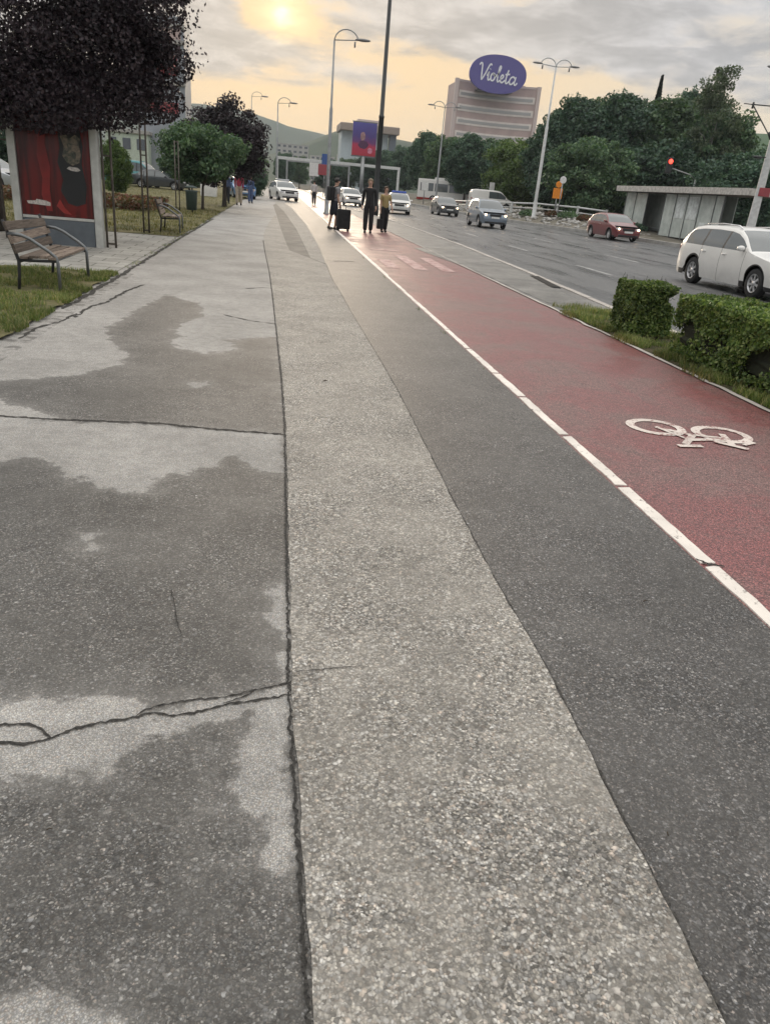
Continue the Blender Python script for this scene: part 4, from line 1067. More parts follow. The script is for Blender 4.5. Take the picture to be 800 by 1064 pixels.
bm = bmesh.new(); flat(bm, [(-.30,2.1),(-.26,1.9),(-.30,1.6),(-.24,1.2),(-.28,.9),(-.2,.62),(-.1,.62),(-.12,1.0),(-.08,1.4),(-.14,1.8),(-.1,2.1)], -.0555); obj('poster_fold', bm, plain('poster_fold_red',(.19,.010,.009),.35), p_)
bm = bmesh.new(); flat(bm, [(.22,1.40),(.27,1.44),(.42,1.43),(.47,1.39),(.42,1.36),(.30,1.37)], -.058); obj('poster_mark', bm, M['poster_white'], p_)
bm = bmesh.new(); flat(bm, [(-.56,.78),(-.40,.79),(-.38,.82),(-.20,.80),(-.13,.77),(-.13,.71),(-.3,.72),(-.54,.73)], -.058); obj('poster_mark', bm, M['poster_white'], p_)
bm = bmesh.new(); flat(bm, [(.13,.70),(.05,.85),(-.02,.72),(.10,.6),(.25,.58)], -.0585); obj('poster_figure', bm, plain('poster_glow',(.28,.02,.015),.4), p_)

# pairs of thin steel posts on the square
def post_pair(label, loc, h, gap, rz=0):
    t = thing('post_frame', label, 'post', loc, rz, 'thin steel posts on the paved square')
    for s in (-1,1):
        bm = bmesh.new(); tube(bm, [(s*gap/2,0,-.05),(s*gap/2,0,h)], .022, 8); obj('post', bm, M['iron'], t)
    bm = bmesh.new(); box(bm, -gap/2,gap/2,-.008,.008,.06,.10); box(bm, -gap/2,gap/2,-.008,.008,h*.62,h*.62+.03); box(bm, -gap/2,gap/2,-.008,.008,h-.05,h-.01); obj('crossbar', bm, M['iron'], t)
post_pair('pair of thin rusty posts right of the red advertising panel', (-3.30,16.4,0), 2.7, .16, R(8))
post_pair('pair of thin dark posts left of the red advertising panel', (-5.32,16.9,0), 2.9, .26, R(-10))
post_pair('pair of thin posts on the paving edge further along the path', (-3.30,20.75,0), 2.9, .13, R(5))
post_pair('thin pair of posts beyond the dark litter bin', (-4.05,33.5,0), 2.6, .14, R(5))
# litter bin
t = thing('litter_bin', 'dark green round litter bin on a post beside the far bench', 'litter bin', (-3.40,32.5,0))
bm = bmesh.new(); lathe(bm, [(.16,.14),(.20,.16),(.225,.80),(.235,.82),(.235,.87),(.2,.87),(.19,.84)], 20); obj('drum', bm, M['green_bin'], t)
bm = bmesh.new(); tube(bm, [(0,.27,-.05),(0,.27,1.05)], .03, 8); obj('post', bm, M['cast'], t)
bm = bmesh.new(); lathe(bm, [(.24,.95),(.245,.98),(.12,1.03),(.02,1.04)], 20); obj('lid', bm, M['green_bin'], t)

# lamps
def lamp(label, x, Y, h, arms, r=.085, mat='galv', name='street_lamp', group=None, rz=0):
    t = thing(name, label, 'street lamp', (x,Y,0), rz, group)
    bm = bmesh.new(); lathe(bm, [(r*2.0,-.1),(r*2.0,.05),(r*1.35,.12),(r*1.3,1.2),(r*1.1,1.35),(r,h*.6),(r*.7,h*.61),(r*.55,h-.35)], 14); obj('pole', bm, M[mat], t)
    for s in arms:
        bm = bmesh.new(); pts = [(0,0,h-.4)]+[(s*(.62-.62*math.cos(a)),0,h-.35+.55*math.sin(a)) for a in np.linspace(.15,PI*.93,9)]
        tube(bm, pts, r*.36, 6); tube(bm, [(0,0,h-.32),(s*1.7,0,h-.18)], r*.32, 6); obj('arm', bm, M[mat], t)
        bm = bmesh.new(); ell(bm, (s*1.45,0,h-.19), (.40,.13,.075), 12); obj('lamp_head', bm, M['lamp_head'], t)
        bm = bmesh.new(); tube(bm, [(s*1.05,0,h-.3),(s*1.05,0,h-.55)], r*.5, 6); obj('ballast', bm, M['lamp_head'], t)
    return t
lamp('grey street lamp with one curved arm rising behind the man with suitcase', 2.62,44,8.55,(1,),.085)
lamp('distant grey street lamp with one curved arm above the parked white car', -.25,80,8.4,(1,),.085)
lamp('double armed lamp left of the striped building behind the dark grey car', 16.9,86,10.1,(-1,1),.095)
l4 = lamp('tall pale double armed lamp rising right of the oval sign', 20.3,62,10.9,(-1,1),.115,'pale_steel'); l4.location.z = .35
lamp('thin distant street lamp beyond the purple tree', -3.2,95,10,(1,),.07)
# tall dark mast
t = thing('tall_mast', 'tall dark mast rising out of the picture beside the purple billboard', 'mast', (6.02,50,0))
bm = bmesh.new(); lathe(bm, [(.22,-.1),(.22,.5),(.17,.6),(.15,5.4),(.17,5.42),(.17,5.55),(.13,5.57),(.085,17)], 14); obj('pole', bm, M['dark_steel'], t)
bm = bmesh.new(); tube(bm, [(0,0,16.9),(1.2,0,17.2)], .05, 6); ell(bm, (1.5,0,17.2), (.45,.15,.09), 10); obj('lamp_head', bm, M['dark_steel'], t)
# leaning tram mast with bracket
t = thing('tram_mast', 'thick grey tram mast with wire bracket at the right edge behind the shelter', 'mast', (24.05,38,0))
bm = bmesh.new(); lathe(bm, [(.26,-.1),(.24,.4),(.19,3),(.15,7.6),(.13,8.4)], 16); obj('pole', bm, M['pale_steel'], t)
bm = bmesh.new(); tube(bm, [(0,0,6.75),(-1.6,0,6.72)], .03, 6); tube(bm, [(0,0,5.2),(-1.5,0,6.68)], .03, 6); tube(bm, [(-1.6,0,6.72),(-2.0,0,6.72)], .022, 6); obj('bracket_arm', bm, M['dark_steel'], t)
bm = bmesh.new(); tube(bm, [(-.35,0,5.62),(-.15,0,5.35)], .075, 8); tube(bm, [(-1.52,0,6.82),(-1.52,0,6.55)], .05, 8); ell(bm, (-.6,0,4.5), (.3,.08,.07), 8); tube(bm, [(-.4,0,4.5),(0,0,4.55)], .03, 6); obj('insulator', bm, M['dark_steel'], t)
bm = bmesh.new(); tube(bm, [(0,0,8.2),(-.5,0,8.5),(-.9,0,8.35)], .03, 6); ell(bm, (-1.0,0,8.35), (.3,.12,.07), 8); obj('lamp_head', bm, M['lamp_head'], t)
bm = bmesh.new(); box(bm, -.18,.42,-.24,-.2,2.75,3.15,.01); obj('sign_plate', bm, M['sign_red'], t)
# tram / bus shelter along the far pavement
sx0, sx1, sy0, sy1 = 24.5, 26.6, 39.6, 56.5
t = thing('transit_shelter', 'long grey glass waiting shelter with a flat roof across the road', 'shelter', (sx0,sy0,.1)); Ls = sy1-sy0
M['shelter_glass'] = None
tt = NT('dusty_shelter_glass'); v = tt.objc(); nz = tt.noise(v, 1.3, 6, .65)
tt.bsdf(tt.mix(tt.maprange(nz,.35,.65), (.48,.53,.50), (.66,.71,.67)), .25, 0, .6, alpha=.86); M['shelter_glass'] = tt.m
M['poster_pale'] = plain('pale_notice', (.62,.66,.65), .5, var=.25, scale=3)
bm = bmesh.new(); box(bm, 0,2.4,0,Ls,2.78,2.9,.02); box(bm, -.04,.03,-.03,Ls+.03,2.70,3.05,.015); box(bm, .03,2.4,-.04,.02,2.70,3.05,.015); obj('roof', bm, plain('shelter_roof', (.46,.44,.41), .6, var=.25), t)
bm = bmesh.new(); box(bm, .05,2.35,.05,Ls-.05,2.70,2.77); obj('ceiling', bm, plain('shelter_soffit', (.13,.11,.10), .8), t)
ys_ = [4.2,6.2,7.9,9.6,11.0,14.6]
for y in [3.3,4.2,5.9,7.4,8.9,10.4,13.0,14.8,16.4]:
    bm = bmesh.new(); box(bm, .62,.70,y-.035,y+.035,0,2.7); obj('post', bm, M['frame_steel'], t)
for a, b_ in ((3.35,4.15),(4.25,5.85),(5.95,7.35),(7.45,8.85),(8.95,10.35),(13.05,14.75),(14.85,16.35)):
    bm = bmesh.new(); box(bm, .645,.665,a,b_,.12,2.66); obj('glass_panel', bm, M['shelter_glass'], t)
for a, b_, z0, z1 in ((6.05,7.2,1.25,2.55),(7.6,8.7,1.25,2.5),(4.4,5.5,.9,1.15)):
    bm = bmesh.new(); box(bm, .62,.64,a,b_,z0,z1); obj('notice', bm, M['poster_pale'], t)
bm = bmesh.new(); box(bm, 1.96,2.0,4.2,16.4,.12,2.66); obj('rear_glass_panel', bm, M['shelter_glass'], t)
bm = bmesh.new(); box(bm, .7,2.0,16.38,16.42,.12,2.66); obj('end_panel', bm, plain('end_advert', (.26,.17,.14), .5, var=.5, scale=2), t)
bm = bmesh.new(); box(bm, 1.3,1.75,5,15,.42,.48,.01); 
for y in (5.3,8,11,14): box(bm, 1.45,1.6,y-.04,y+.04,0,.42)
obj('seat', bm, M['frame_steel'], t)
# guard rail on the bank
t = thing('guard_rail', 'pale metal guard rail along the bank behind the rubble', 'guard rail', (0,0,0)); pts = [(17.9,84),(19.3,72),(20.9,63.5),(22.6,58.6),(24.2,56.9)]
zb = lambda x, y: .06+.62*min(1,max(0,(y-47)/12))*min(1,max(0,(x-ip(farx,y)-.28)/2.2))
bm = bmesh.new(); tube(bm, [(x,y,zb(x,y)+.78) for x,y in pts], .07, 6); obj('rail', bm, M['pale_steel'], t)
bm = bmesh.new(); tube(bm, [(x,y,zb(x,y)+.42) for x,y in pts], .045, 6); obj('rail', bm, M['pale_steel'], t)
for x, y in pts[:]+[(18.5,78),(20.0,67.5),(21.8,61)]:
    bm = bmesh.new(); box(bm, x-.07,x+.07,y-.07,y+.07,zb(x,y)-.1,zb(x,y)+.9); obj('post', bm, M['pale_steel'], t)
# overhead gantry
t = thing('road_gantry', 'pale steel portal gantry spanning the road in the distance', 'gantry', (0,155,0))
for x in (-.4,22.7):
    bm = bmesh.new(); box(bm, x-.22,x+.22,-.2,.2,-.2,5.0,.03); obj('post', bm, M['pale_steel'], t)
bm = bmesh.new(); box(bm, -.65,22.95,-.22,.22,5.0,5.5,.03); obj('beam', bm, M['pale_steel'], t)
t2 = thing('road_gantry', 'second thinner gantry just behind the pale portal over the road', 'gantry', (0,172,0))
for x in (1.6,14.6):
    bm = bmesh.new(); box(bm, x-.18,x+.18,-.15,.15,-.2,5.1,.03); obj('post', bm, M['galv'], t2)
bm = bmesh.new(); box(bm, 1.4,14.8,-.15,.15,5.1,5.4,.03); obj('beam', bm, M['galv'], t2)
def sign(name, label, px, py, Y, w, h, mat, h_post=None, shape='box', cat='sign', base=0.0):
    x, z = D(px, py, Y); t = thing(name, label, cat, (x,Y,base)); z -= base
    bm = bmesh.new(); tube(bm, [(0,.06,-.1),(0,.06,z+h/2)], .045, 8); obj('post', bm, M['galv'], t)
    bm = bmesh.new()
    if shape == 'disc': lathe(bm, [(w/2*.96,-.015),(w/2,0),(w/2*.96,.015)], 24, Matrix.Translation((0,0,z)) @ Matrix.Rotation(PI/2,4,'X'))
    elif shape == 'tri':
        slabv = [(-w/2,z-h/2),(w/2,z-h/2),(0,z+h/2)]; v0 = [bm.verts.new((a,-.015,b)) for a,b in slabv]; v1 = [bm.verts.new((a,.015,b)) for a,b in slabv]
        bm.faces.new(v0); bm.faces.new(v1[::-1])
        for i in range(3): bm.faces.new((v0[i],v1[i],v1[(i+1)%3],v0[(i+1)%3]))
    else: box(bm, -w/2,w/2,-.02,.02,z-h/2,z+h/2,.01)
    obj('sign_face', bm, M[mat], t); return t
s_ = sign('direction_sign', 'white rectangular sign on a post under the left part of the gantry', 326.5,176,120,1.4,1.8,'sign_white')
sign('traffic_sign', 'red traffic sign on a post beside the grey single armed lamp', 337,176.5,100,1.5,1.2,'sign_red')
sign('traffic_sign', 'blue and dark sign above the red sign beside the lamp', 339,166,103,1.1,1.3,'sign_blue')
sign('traffic_sign', 'small pale sign on a post left of the double armed lamp behind the grey car', 441.5,193,90,.8,1.0,'sign_white', base=.4)
o_ = sign('traffic_sign', 'orange warning sign on the bank right of the pale lamp post', 579,201,61,.75,.75,'sign_orange', base=.5)
x, z = D(578.5,193,61); bm = bmesh.new(); lathe(bm, [(.22,-.015),(.24,0),(.22,.015)], 20, Matrix.Translation((0,0,z-.5+.1)) @ Matrix.Rotation(PI/2,4,'X')); obj('round_face', bm, M['sign_orange'], o_)
s2 = sign('traffic_sign', 'round white sign seen from behind right of the orange warning sign', 585,187,60,.52,.52,'sign_white', shape='disc', base=.5)
sign('traffic_sign', 'small white sign on a pole between the trees right of the white bus', 511,194,92,.6,.9,'sign_white', base=.4)
# traffic light with arm
x, z = D(695,172,58.5); x2, z2 = D(722,188,58.5)
t = thing('traffic_light', 'red traffic light on a thin arm above the shelter roof', 'traffic light', (x2,58.5,.3))
bm = bmesh.new(); tube(bm, [(0,0,-.1),(0,0,z2-.3+.15)], .07, 8); tube(bm, [(0,0,z2-.3+.1),(-.6,0,z2+.1),(x-x2+.15,0,z-.3-.15)], .045, 6); obj('pole', bm, M['galv'], t)
bm = bmesh.new(); box(bm, x-x2-.22,x-x2+.22,-.12,.12,z-.3-.55,z-.3+.55,.04); obj('housing', bm, M['trim'], t)
bm = bmesh.new(); ell(bm, (x-x2,-.13,z-.3+.28), (.17,.05,.17), 12); obj('red_lamp', bm, M['red_light'], t)
# storm drain in the gutter
gx, gy = 5.55, 15.9
t = thing('storm_drain', 'dark open gutter inlet in the kerb of the near road side', 'drain', (gx+.12,gy,.006), R(-6))
bm = bmesh.new(); box(bm, -.10,.10,-1.05,1.05,-.02,.012); obj('frame', bm, M['cast'], t)
bm = bmesh.new(); box(bm, -.085,.085,-1.0,1.0,.0,.019); obj('hole_shade', bm, M['dark_under'], t)  # near-black slab on the frame: shade of the open inlet put into colour

# billboard
def billboard_mat():
    tt = NT('billboard_print'); v = tt.objc(); sp = tt.n('ShaderNodeSeparateXYZ'); tt.link(v, sp.inputs[0])
    w = tt.math('ADD', sp.outputs[2], tt.math('MULTIPLY', tt.math('SUBTRACT', tt.noise(v,.9,4),.5), 1.2))
    tt.bsdf(tt.ramp(tt.maprange(w, 5.0,8.6,0,1,False), [(0,(.42,.03,.05)),(.30,(.46,.04,.09)),(.42,(.16,.05,.17)),(.6,(.085,.06,.22)),(1,(.10,.09,.33))]), .45); return tt.m
M['billboard'] = billboard_mat()
bx = D(378.5,145,100)[0]
t = thing('billboard', 'tall purple and red advertising billboard on a post beside the dark mast', 'billboard', (bx,100,0))
bm = bmesh.new(); box(bm, -1.45,1.45,-.12,.12,5.0,8.6,.03); obj('print_face', bm, M['billboard'], t)
bm = bmesh.new(); box(bm, -1.5,1.5,-.10,.16,8.6,8.72); box(bm, -1.5,1.5,-.10,.16,4.85,5.0); obj('frame', bm, M['frame_steel'], t)
bm = bmesh.new(); tube(bm, [(0,.05,-.1),(0,.05,4.9)], .22, 10); obj('post', bm, M['galv'], t)
bm = bmesh.new(); flat(bm, blob(-.2,7.1,.3,.5,22,.06), -.125); obj('printed_portrait', bm, plain('print_skin',(.34,.20,.20),.5,var=.4,scale=2), t)
bm = bmesh.new(); flat(bm, blob(-.1,6.2,.6,.45,20,.12), -.128); obj('printed_portrait', bm, plain('print_shade',(.09,.03,.08),.5), t)
bm = bmesh.new(); flat(bm, blob(.75,5.6,.3,.33,16,.1), -.13); obj('printed_mark', bm, plain('print_pink',(.52,.2,.28),.5,var=.4,scale=4), t)

# ---- buildings
M['bld_pink'] = plain('pinkish_brown_band', (.47,.36,.335), .7, var=.1, scale=.3)
M['bld_white'] = plain('pale_band', (.74,.68,.63), .7, var=.1, scale=.3)
M['bld_side'] = plain('pale_side_wall', (.55,.46,.43), .7)
M['bld_glasspale'] = glass_mat('pale_facade_glass', (.36,.35,.34), .3)
M['bld_glass'] = glass_mat('facade_glass', (.05,.06,.075), .12)
M['violet'] = plain('violet_sign_face', (.085,.07,.27), .45, var=.05)
M['letter'] = plain('white_lettering', (.78,.78,.82), .5)
# striped slab with a concave front
YB = 254.0; xl, xr = 52.9, 78.9
t = thing('striped_office_block', 'pinkish office block with pale window bands and a curved front', 'office building', ((xl+xr)/2,YB,0)); hw_ = (xr-xl)/2
def arc(x, d=3.2): return d*(1-(x/hw_)**2)
def curved(x0,x1,z0,z1,out,mat,name,seg=24,back=None,proud=0.0):
    bm = bmesh.new(); xs = np.linspace(x0,x1,seg+1)
    f0 = [[bm.verts.new((x,arc(x)-proud,z)) for x in xs] for z in (z0,z1)]
    b0 = [[bm.verts.new((x,arc(x)-proud+out,z)) for x in xs] for z in (z0,z1)]
    for i in range(seg):
        bm.faces.new((f0[0][i],f0[0][i+1],f0[1][i+1],f0[1][i])); bm.faces.new((f0[1][i],f0[1][i+1],b0[1][i+1],b0[1][i]))
        bm.faces.new((b0[0][i+1],b0[0][i],b0[1][i],b0[1][i+1])); bm.faces.new((f0[0][i+1],f0[0][i],b0[0][i],b0[0][i+1]))
    for i in (0,seg):
        q = (f0[0][i],f0[1][i],b0[1][i],b0[0][i]); bm.faces.new(q if i == 0 else q[::-1])
    return obj(name, bm, mat, t)
curved(-hw_,hw_,0,33.4,13,M['bld_pink'],'wall')
for k in range(8):
    z = 31.2-k*3.7
    w_ = curved(-hw_+1.0,hw_-.8,z-1.9,z,.5,M['bld_white'],'window_band',proud=.12)
    bm = bmesh.new(); xs = np.linspace(-hw_+1.6,hw_-1.4,25); zr = [z-1.35,z-.55]
    lo, hi = [[bm.verts.new((x,arc(x)-.2,q)) for x in xs] for q in zr]
    for j in range(24): bm.faces.new((lo[j],lo[j+1],hi[j+1],hi[j]))
    obj('window_panes', bm, M['bld_glasspale'], w_)
for s in (-1,1):
    bm = bmesh.new(); x = s*hw_; box(bm, x-.55,x+.55,-.5,.9,0,34.1); obj('edge_pier', bm, M['bld_side'], t)
curved(-hw_+.6,hw_-.6,33.4,34.0,1.2,M['bld_side'],'parapet',proud=.1)
bm = bmesh.new(); box(bm, 5.5,hw_-1,12,20,33.4,35.6,.1); obj('roof_housing', bm, M['bld_pink'], t)
# the oval roof sign: script lettering on violet
scx, scz = D(517,77.5,251.5); 
t = thing('oval_roof_sign', 'violet oval sign with white script lettering on the striped office roof', 'roof sign', (scx,251.5,scz))
Mt = Matrix.Rotation(R(-2),4,'Y') @ Matrix.Rotation(PI/2,4,'X')
bm = bmesh.new(); n = 56; 
def oval(k, s): 
    a = 2*PI*k/n; c, d_ = math.cos(a), math.sin(a)
    return (8.85*s*math.copysign(abs(c)**.92,c), 5.1*s*math.copysign(abs(d_)**.92,d_))
fr = [bm.verts.new((oval(k,1)[0],-.5,oval(k,1)[1])) for k in range(n)]; bk = [bm.verts.new((oval(k,1)[0],.5,oval(k,1)[1])) for k in range(n)]
bm.faces.new(fr); bm.faces.new(bk[::-1])
for k in range(n): bm.faces.new((fr[k],bk[k],bk[(k+1)%n],fr[(k+1)%n]))
bmesh.ops.recalc_face_normals(bm, faces=bm.faces[:]); disc = obj('oval_panel', bm, M['violet'], t)
def spl(pts, m=6):
    P = [Vector((p[0],p[1])) for p in pts]; out = []
    for i in range(len(P)-1):
        a, b, c, d_ = P[max(i-1,0)], P[i], P[i+1], P[min(i+2,len(P)-1)]
        for k in range(m):
            u = k/m; out.append(.5*((2*b)+(c-a)*u+(2*a-5*b+4*c-d_)*u*u+(3*b-a-3*c+d_)*u**3))
    out.append(P[-1]); return out
# joined hand-written strokes in a 0..10 x 0..3 box
strokes = [
 [(0.0,2.55),(.25,2.95),(.6,2.8),(.75,1.9),(.95,.35),(1.15,.2),(1.7,1.3),(2.15,2.5),(2.5,3.05),(2.85,2.9)],
 [(2.15,.9),(2.4,1.5),(2.5,1.55),(2.45,.9),(2.5,.35),(2.75,.25),(3.1,.6)],
 [(2.62,2.15),(2.68,2.25)],
 [(3.6,1.55),(3.2,1.35),(3.1,.8),(3.3,.3),(3.75,.3),(4.05,.8),(3.9,1.35),(3.6,1.55),(3.7,1.3),(4.2,1.2),(4.5,1.5)],
 [(4.4,1.0),(4.85,2.0),(5.05,2.75),(4.9,3.05),(4.7,2.7),(4.68,1.2),(4.75,.4),(5.0,.25),(5.4,.65)],
 [(5.3,.75),(5.75,.95),(6.0,1.3),(5.8,1.58),(5.5,1.4),(5.4,.8),(5.6,.3),(6.0,.28),(6.5,.75)],
 [(6.95,2.65),(6.75,1.7),(6.7,.8),(6.8,.3),(7.1,.28),(7.5,.7)],
 [(6.35,1.75),(7.4,1.95)],
 [(8.75,1.4),(8.3,1.62),(7.8,1.35),(7.6,.8),(7.8,.28),(8.25,.3),(8.7,.8)],
 [(8.95,1.7),(8.85,1.1),(8.8,.5),(8.95,.25),(9.2,.3),(9.5,.7)],
]
bm = bmesh.new(); yk = -.56
for st in strokes:
    P = spl(st); yk -= .012
    prev = None
    for i, p in enumerate(P):
        a, b = P[max(i-1,0)], P[min(i+1,len(P)-1)]; tv = (b-a).normalized() if (b-a).length > 1e-6 else Vector((1,0)); nr = Vector((-tv.y,tv.x))*.155
        sc_ = 1.31
        q = [((v.x-4.7+.12*(v.y-1.5))*sc_, yk, (v.y-1.55)*sc_*1.12-(v.x-4.7)*.10) for v in (p+nr,p-nr)]
        cur = [bm.verts.new(c) for c in q]
        if prev: bm.faces.new((prev[1],cur[1],cur[0],prev[0]))
        prev = cur
obj('lettering', bm, M['letter'], disc)
bm = bmesh.new()
for x in (-5,-1.5,1.5,5): box(bm, x-.2,x+.2,.55,.95,-4.5,3)
box(bm, -5.5,5.5,.95,12.0,-4.4,-4.0); obj('support_frame', bm, M['frame_steel'], t)

# tower with projecting flat roof behind the billboard
t = thing('flat_roofed_tower', 'pale glass building with projecting flat roof behind the purple billboard', 'office building', (32,300,0))
bm = bmesh.new(); box(bm, -10,7,0,14,0,19.5,.05); obj('wall', bm, plain('pale_blue_cladding', (.45,.52,.55), .4, var=.08, scale=.2), t)
bm = bmesh.new(); box(bm, -10.8,10.6,-4,16,19.5,22.0,.3); obj('roof', bm, plain('tan_roof_slab', (.30,.25,.21), .7), t)
bm = bmesh.new(); box(bm, 7.6,9.8,-2,2,0,19.5); obj('column', bm, plain('slate_column', (.12,.15,.18), .5), t)
bm = bmesh.new(); box(bm, -4,4,3,12,22.0,24,.1); obj('roof_housing', bm, M['bld_side'], t)
# tall tower at the left behind the beech
x0 = -14.6; x1 = -9.85; YL = 90
t = thing('left_tower_block', 'grey glazed tower with red panels behind the dark purple tree', 'tower', ((x0+x1)/2,YL,0)); w_ = (x1-x0)/2
bm = bmesh.new(); box(bm, -w_,w_,0,6,0,15.6,.03); obj('wall', bm, plain('grey_blue_cladding', (.27,.29,.32), .5, var=.1, scale=.4), t)
for z0,z1 in ((10.4,12.2),(6.9,7.9)):
    bm = bmesh.new(); box(bm, -w_+.3,w_-.7,-.12,.1,z0,z1,.02); obj('red_panel', bm, M['sign_red'], t)
for z in (9.5,13.2,14.6):
    bm = bmesh.new(); box(bm, -w_-.1,w_+.1,-.25,.1,z,z+.35,.02); obj('cornice', bm, M['conc'], t)
bm = bmesh.new(); box(bm, -w_+.2,w_-.3,-.10,.1,13.6,14.5); obj('pink_band', bm, M['bld_pink'], t)
def block(name, label, x, Y, w, d, h, wallm, floors, cols, rz=0, roof=None, group=None):
    t = thing(name, label, 'building', (x,Y,0), rz, group)
    bm = bmesh.new(); box(bm, -w/2,w/2,0,d,-.2,h,.02); obj('wall', bm, wallm, t)
    for f in range(floors):
        for c in range(cols):
            cw = w/cols; xx = -w/2+cw*(c+.5); zz = h*(f+.35)/floors
            bm = bmesh.new(); box(bm, xx-cw*.28,xx+cw*.28,-.05,.1,zz,zz+h/floors*.45); obj('window', bm, M['bld_glass'], t)
    bm = bmesh.new(); box(bm, -w/2-.2,w/2+.2,-.2,d+.2,h,h+.35,.04); obj('roof', bm, roof or M['conc'], t)
    return t
block('low_house', 'low pinkish house behind the dark tree and teal van', -17.6,118,5.5,8,5.2,plain('salmon_wall',(.34,.20,.17),.8),2,3)
block('white_pavilion', 'greenish white building behind the bright green bush', -15.6,88,4.2,6,4.6,plain('greenish_white_wall',(.44,.50,.42),.7),2,3)
block('white_kiosk', 'small white kiosk beside the trunk of the small green tree', -4.9,58,1.1,1.2,2.5,P_white,1,1)
M['far_bld'] = plain('distant_cream_wall', (.36,.355,.33), .8, var=.1, scale=.1)
block('distant_apartment_block', 'cream apartment block far away below the hill left of the lamp', 8.0,520,20,12,22,M['far_bld'],8,6,group=None)
block('distant_apartment_block', 'second cream apartment block right of the first below the hill', 29,560,16,12,18,M['far_bld'],7,5)
block('distant_apartment_block', 'low pale block far away between the lamp and the billboard', 48,520,22,14,19,M['bld_side'],5,7)
# hills
def ridge(name, prof, Y, depth, mat, amp):
    """prof: (x, z) skyline at distance Y, falling away before and behind"""
    xs = np.linspace(prof[0][0], prof[-1][0], 120); zs = np.interp(xs, [p[0] for p in prof], [p[1] for p in prof])
    zs = zs+amp*(np.sin(xs*.013)+.6*np.sin(xs*.031+1)+.35*np.sin(xs*.083+2))
    rows = [(-1.0,-.02),(-.7,.22),(-.4,.55),(-.15,.88),(0,1),(.3,.85),(1.0,.0)]; V = []; Fc = []
    for f, k in rows:
        for x, z in zip(xs, zs): V.append((x*(1+f*depth/Y), Y+f*depth, max(-5, z*k+(amp*1.5*math.sin(x*.021+f*9)*(1 if abs(f) > .05 and k > .05 else 0)))))
    n = len(xs)
    for j in range(len(rows)-1):
        for i in range(n-1): Fc.append((j*n+i,j*n+i+1,(j+1)*n+i+1,(j+1)*n+i))
    me = bpy.data.meshes.new(name); me.from_pydata(V, [], Fc); tag(obj(name, me, mat, smooth=True), kind='structure')
def prof(px, Y): return [D(a,b,Y) for a, b in px]
ridge('hill', prof([(-500,60),(0,88),(120,104),(215,108),(262,116),(300,132),(345,142),(420,158),(520,170),(800,185)],1700), 1700, 330, M['hill'], 1.4)
ridge('hill', prof([(220,172),(285,160),(320,148),(350,137),(385,140),(440,151),(520,163),(640,175),(900,200)],1000), 1000, 250, M['hill'], 1.0)
ridge('hill', prof([(560,190),(660,160),(720,141),(770,138),(850,140),(1000,150)],420), 420, 120, M['hill_green'], .5)
# ------------------------------------------------------------------ people (local front is -Y)
def cloth(name, col): return plain(name, col, .85, var=.15, scale=9)
M['skin'] = plain('skin', (.42,.26,.19), .55, var=.06)
M['hair_dark'] = plain('dark_hair', (.015,.012,.010), .6); M['hair_brown'] = plain('brown_hair', (.07,.04,.02), .6); M['hair_grey'] = plain('fair_hair', (.22,.17,.11), .6)
M['eye'] = plain('eye', (.02,.015,.012), .2); M['shoe'] = plain('dark_shoe', (.015,.015,.016), .6)
def skin_mesh(name, verts, edges, root=0, sub=2):
    me = bpy.data.meshes.new(name); me.from_pydata([v[0] for v in verts], edges, [])
    o = bpy.data.objects.new(name, me); C.objects.link(o)
    o.modifiers.new('s','SKIN'); s = o.modifiers.new('u','SUBSURF'); s.levels = sub; s.render_levels = sub
    for i, v in enumerate(verts):
        d = me.skin_vertices[0].data[i]; r = v[1]; d.radius = r if isinstance(r, tuple) else (r,r); d.use_root = (i == root)
    bpy.context.view_layer.update()
    ev = o.evaluated_get(bpy.context.evaluated_depsgraph_get()); m2 = bpy.data.meshes.new_from_object(ev); m2.name = name
    bpy.data.objects.remove(o); bpy.data.meshes.remove(me); return m2
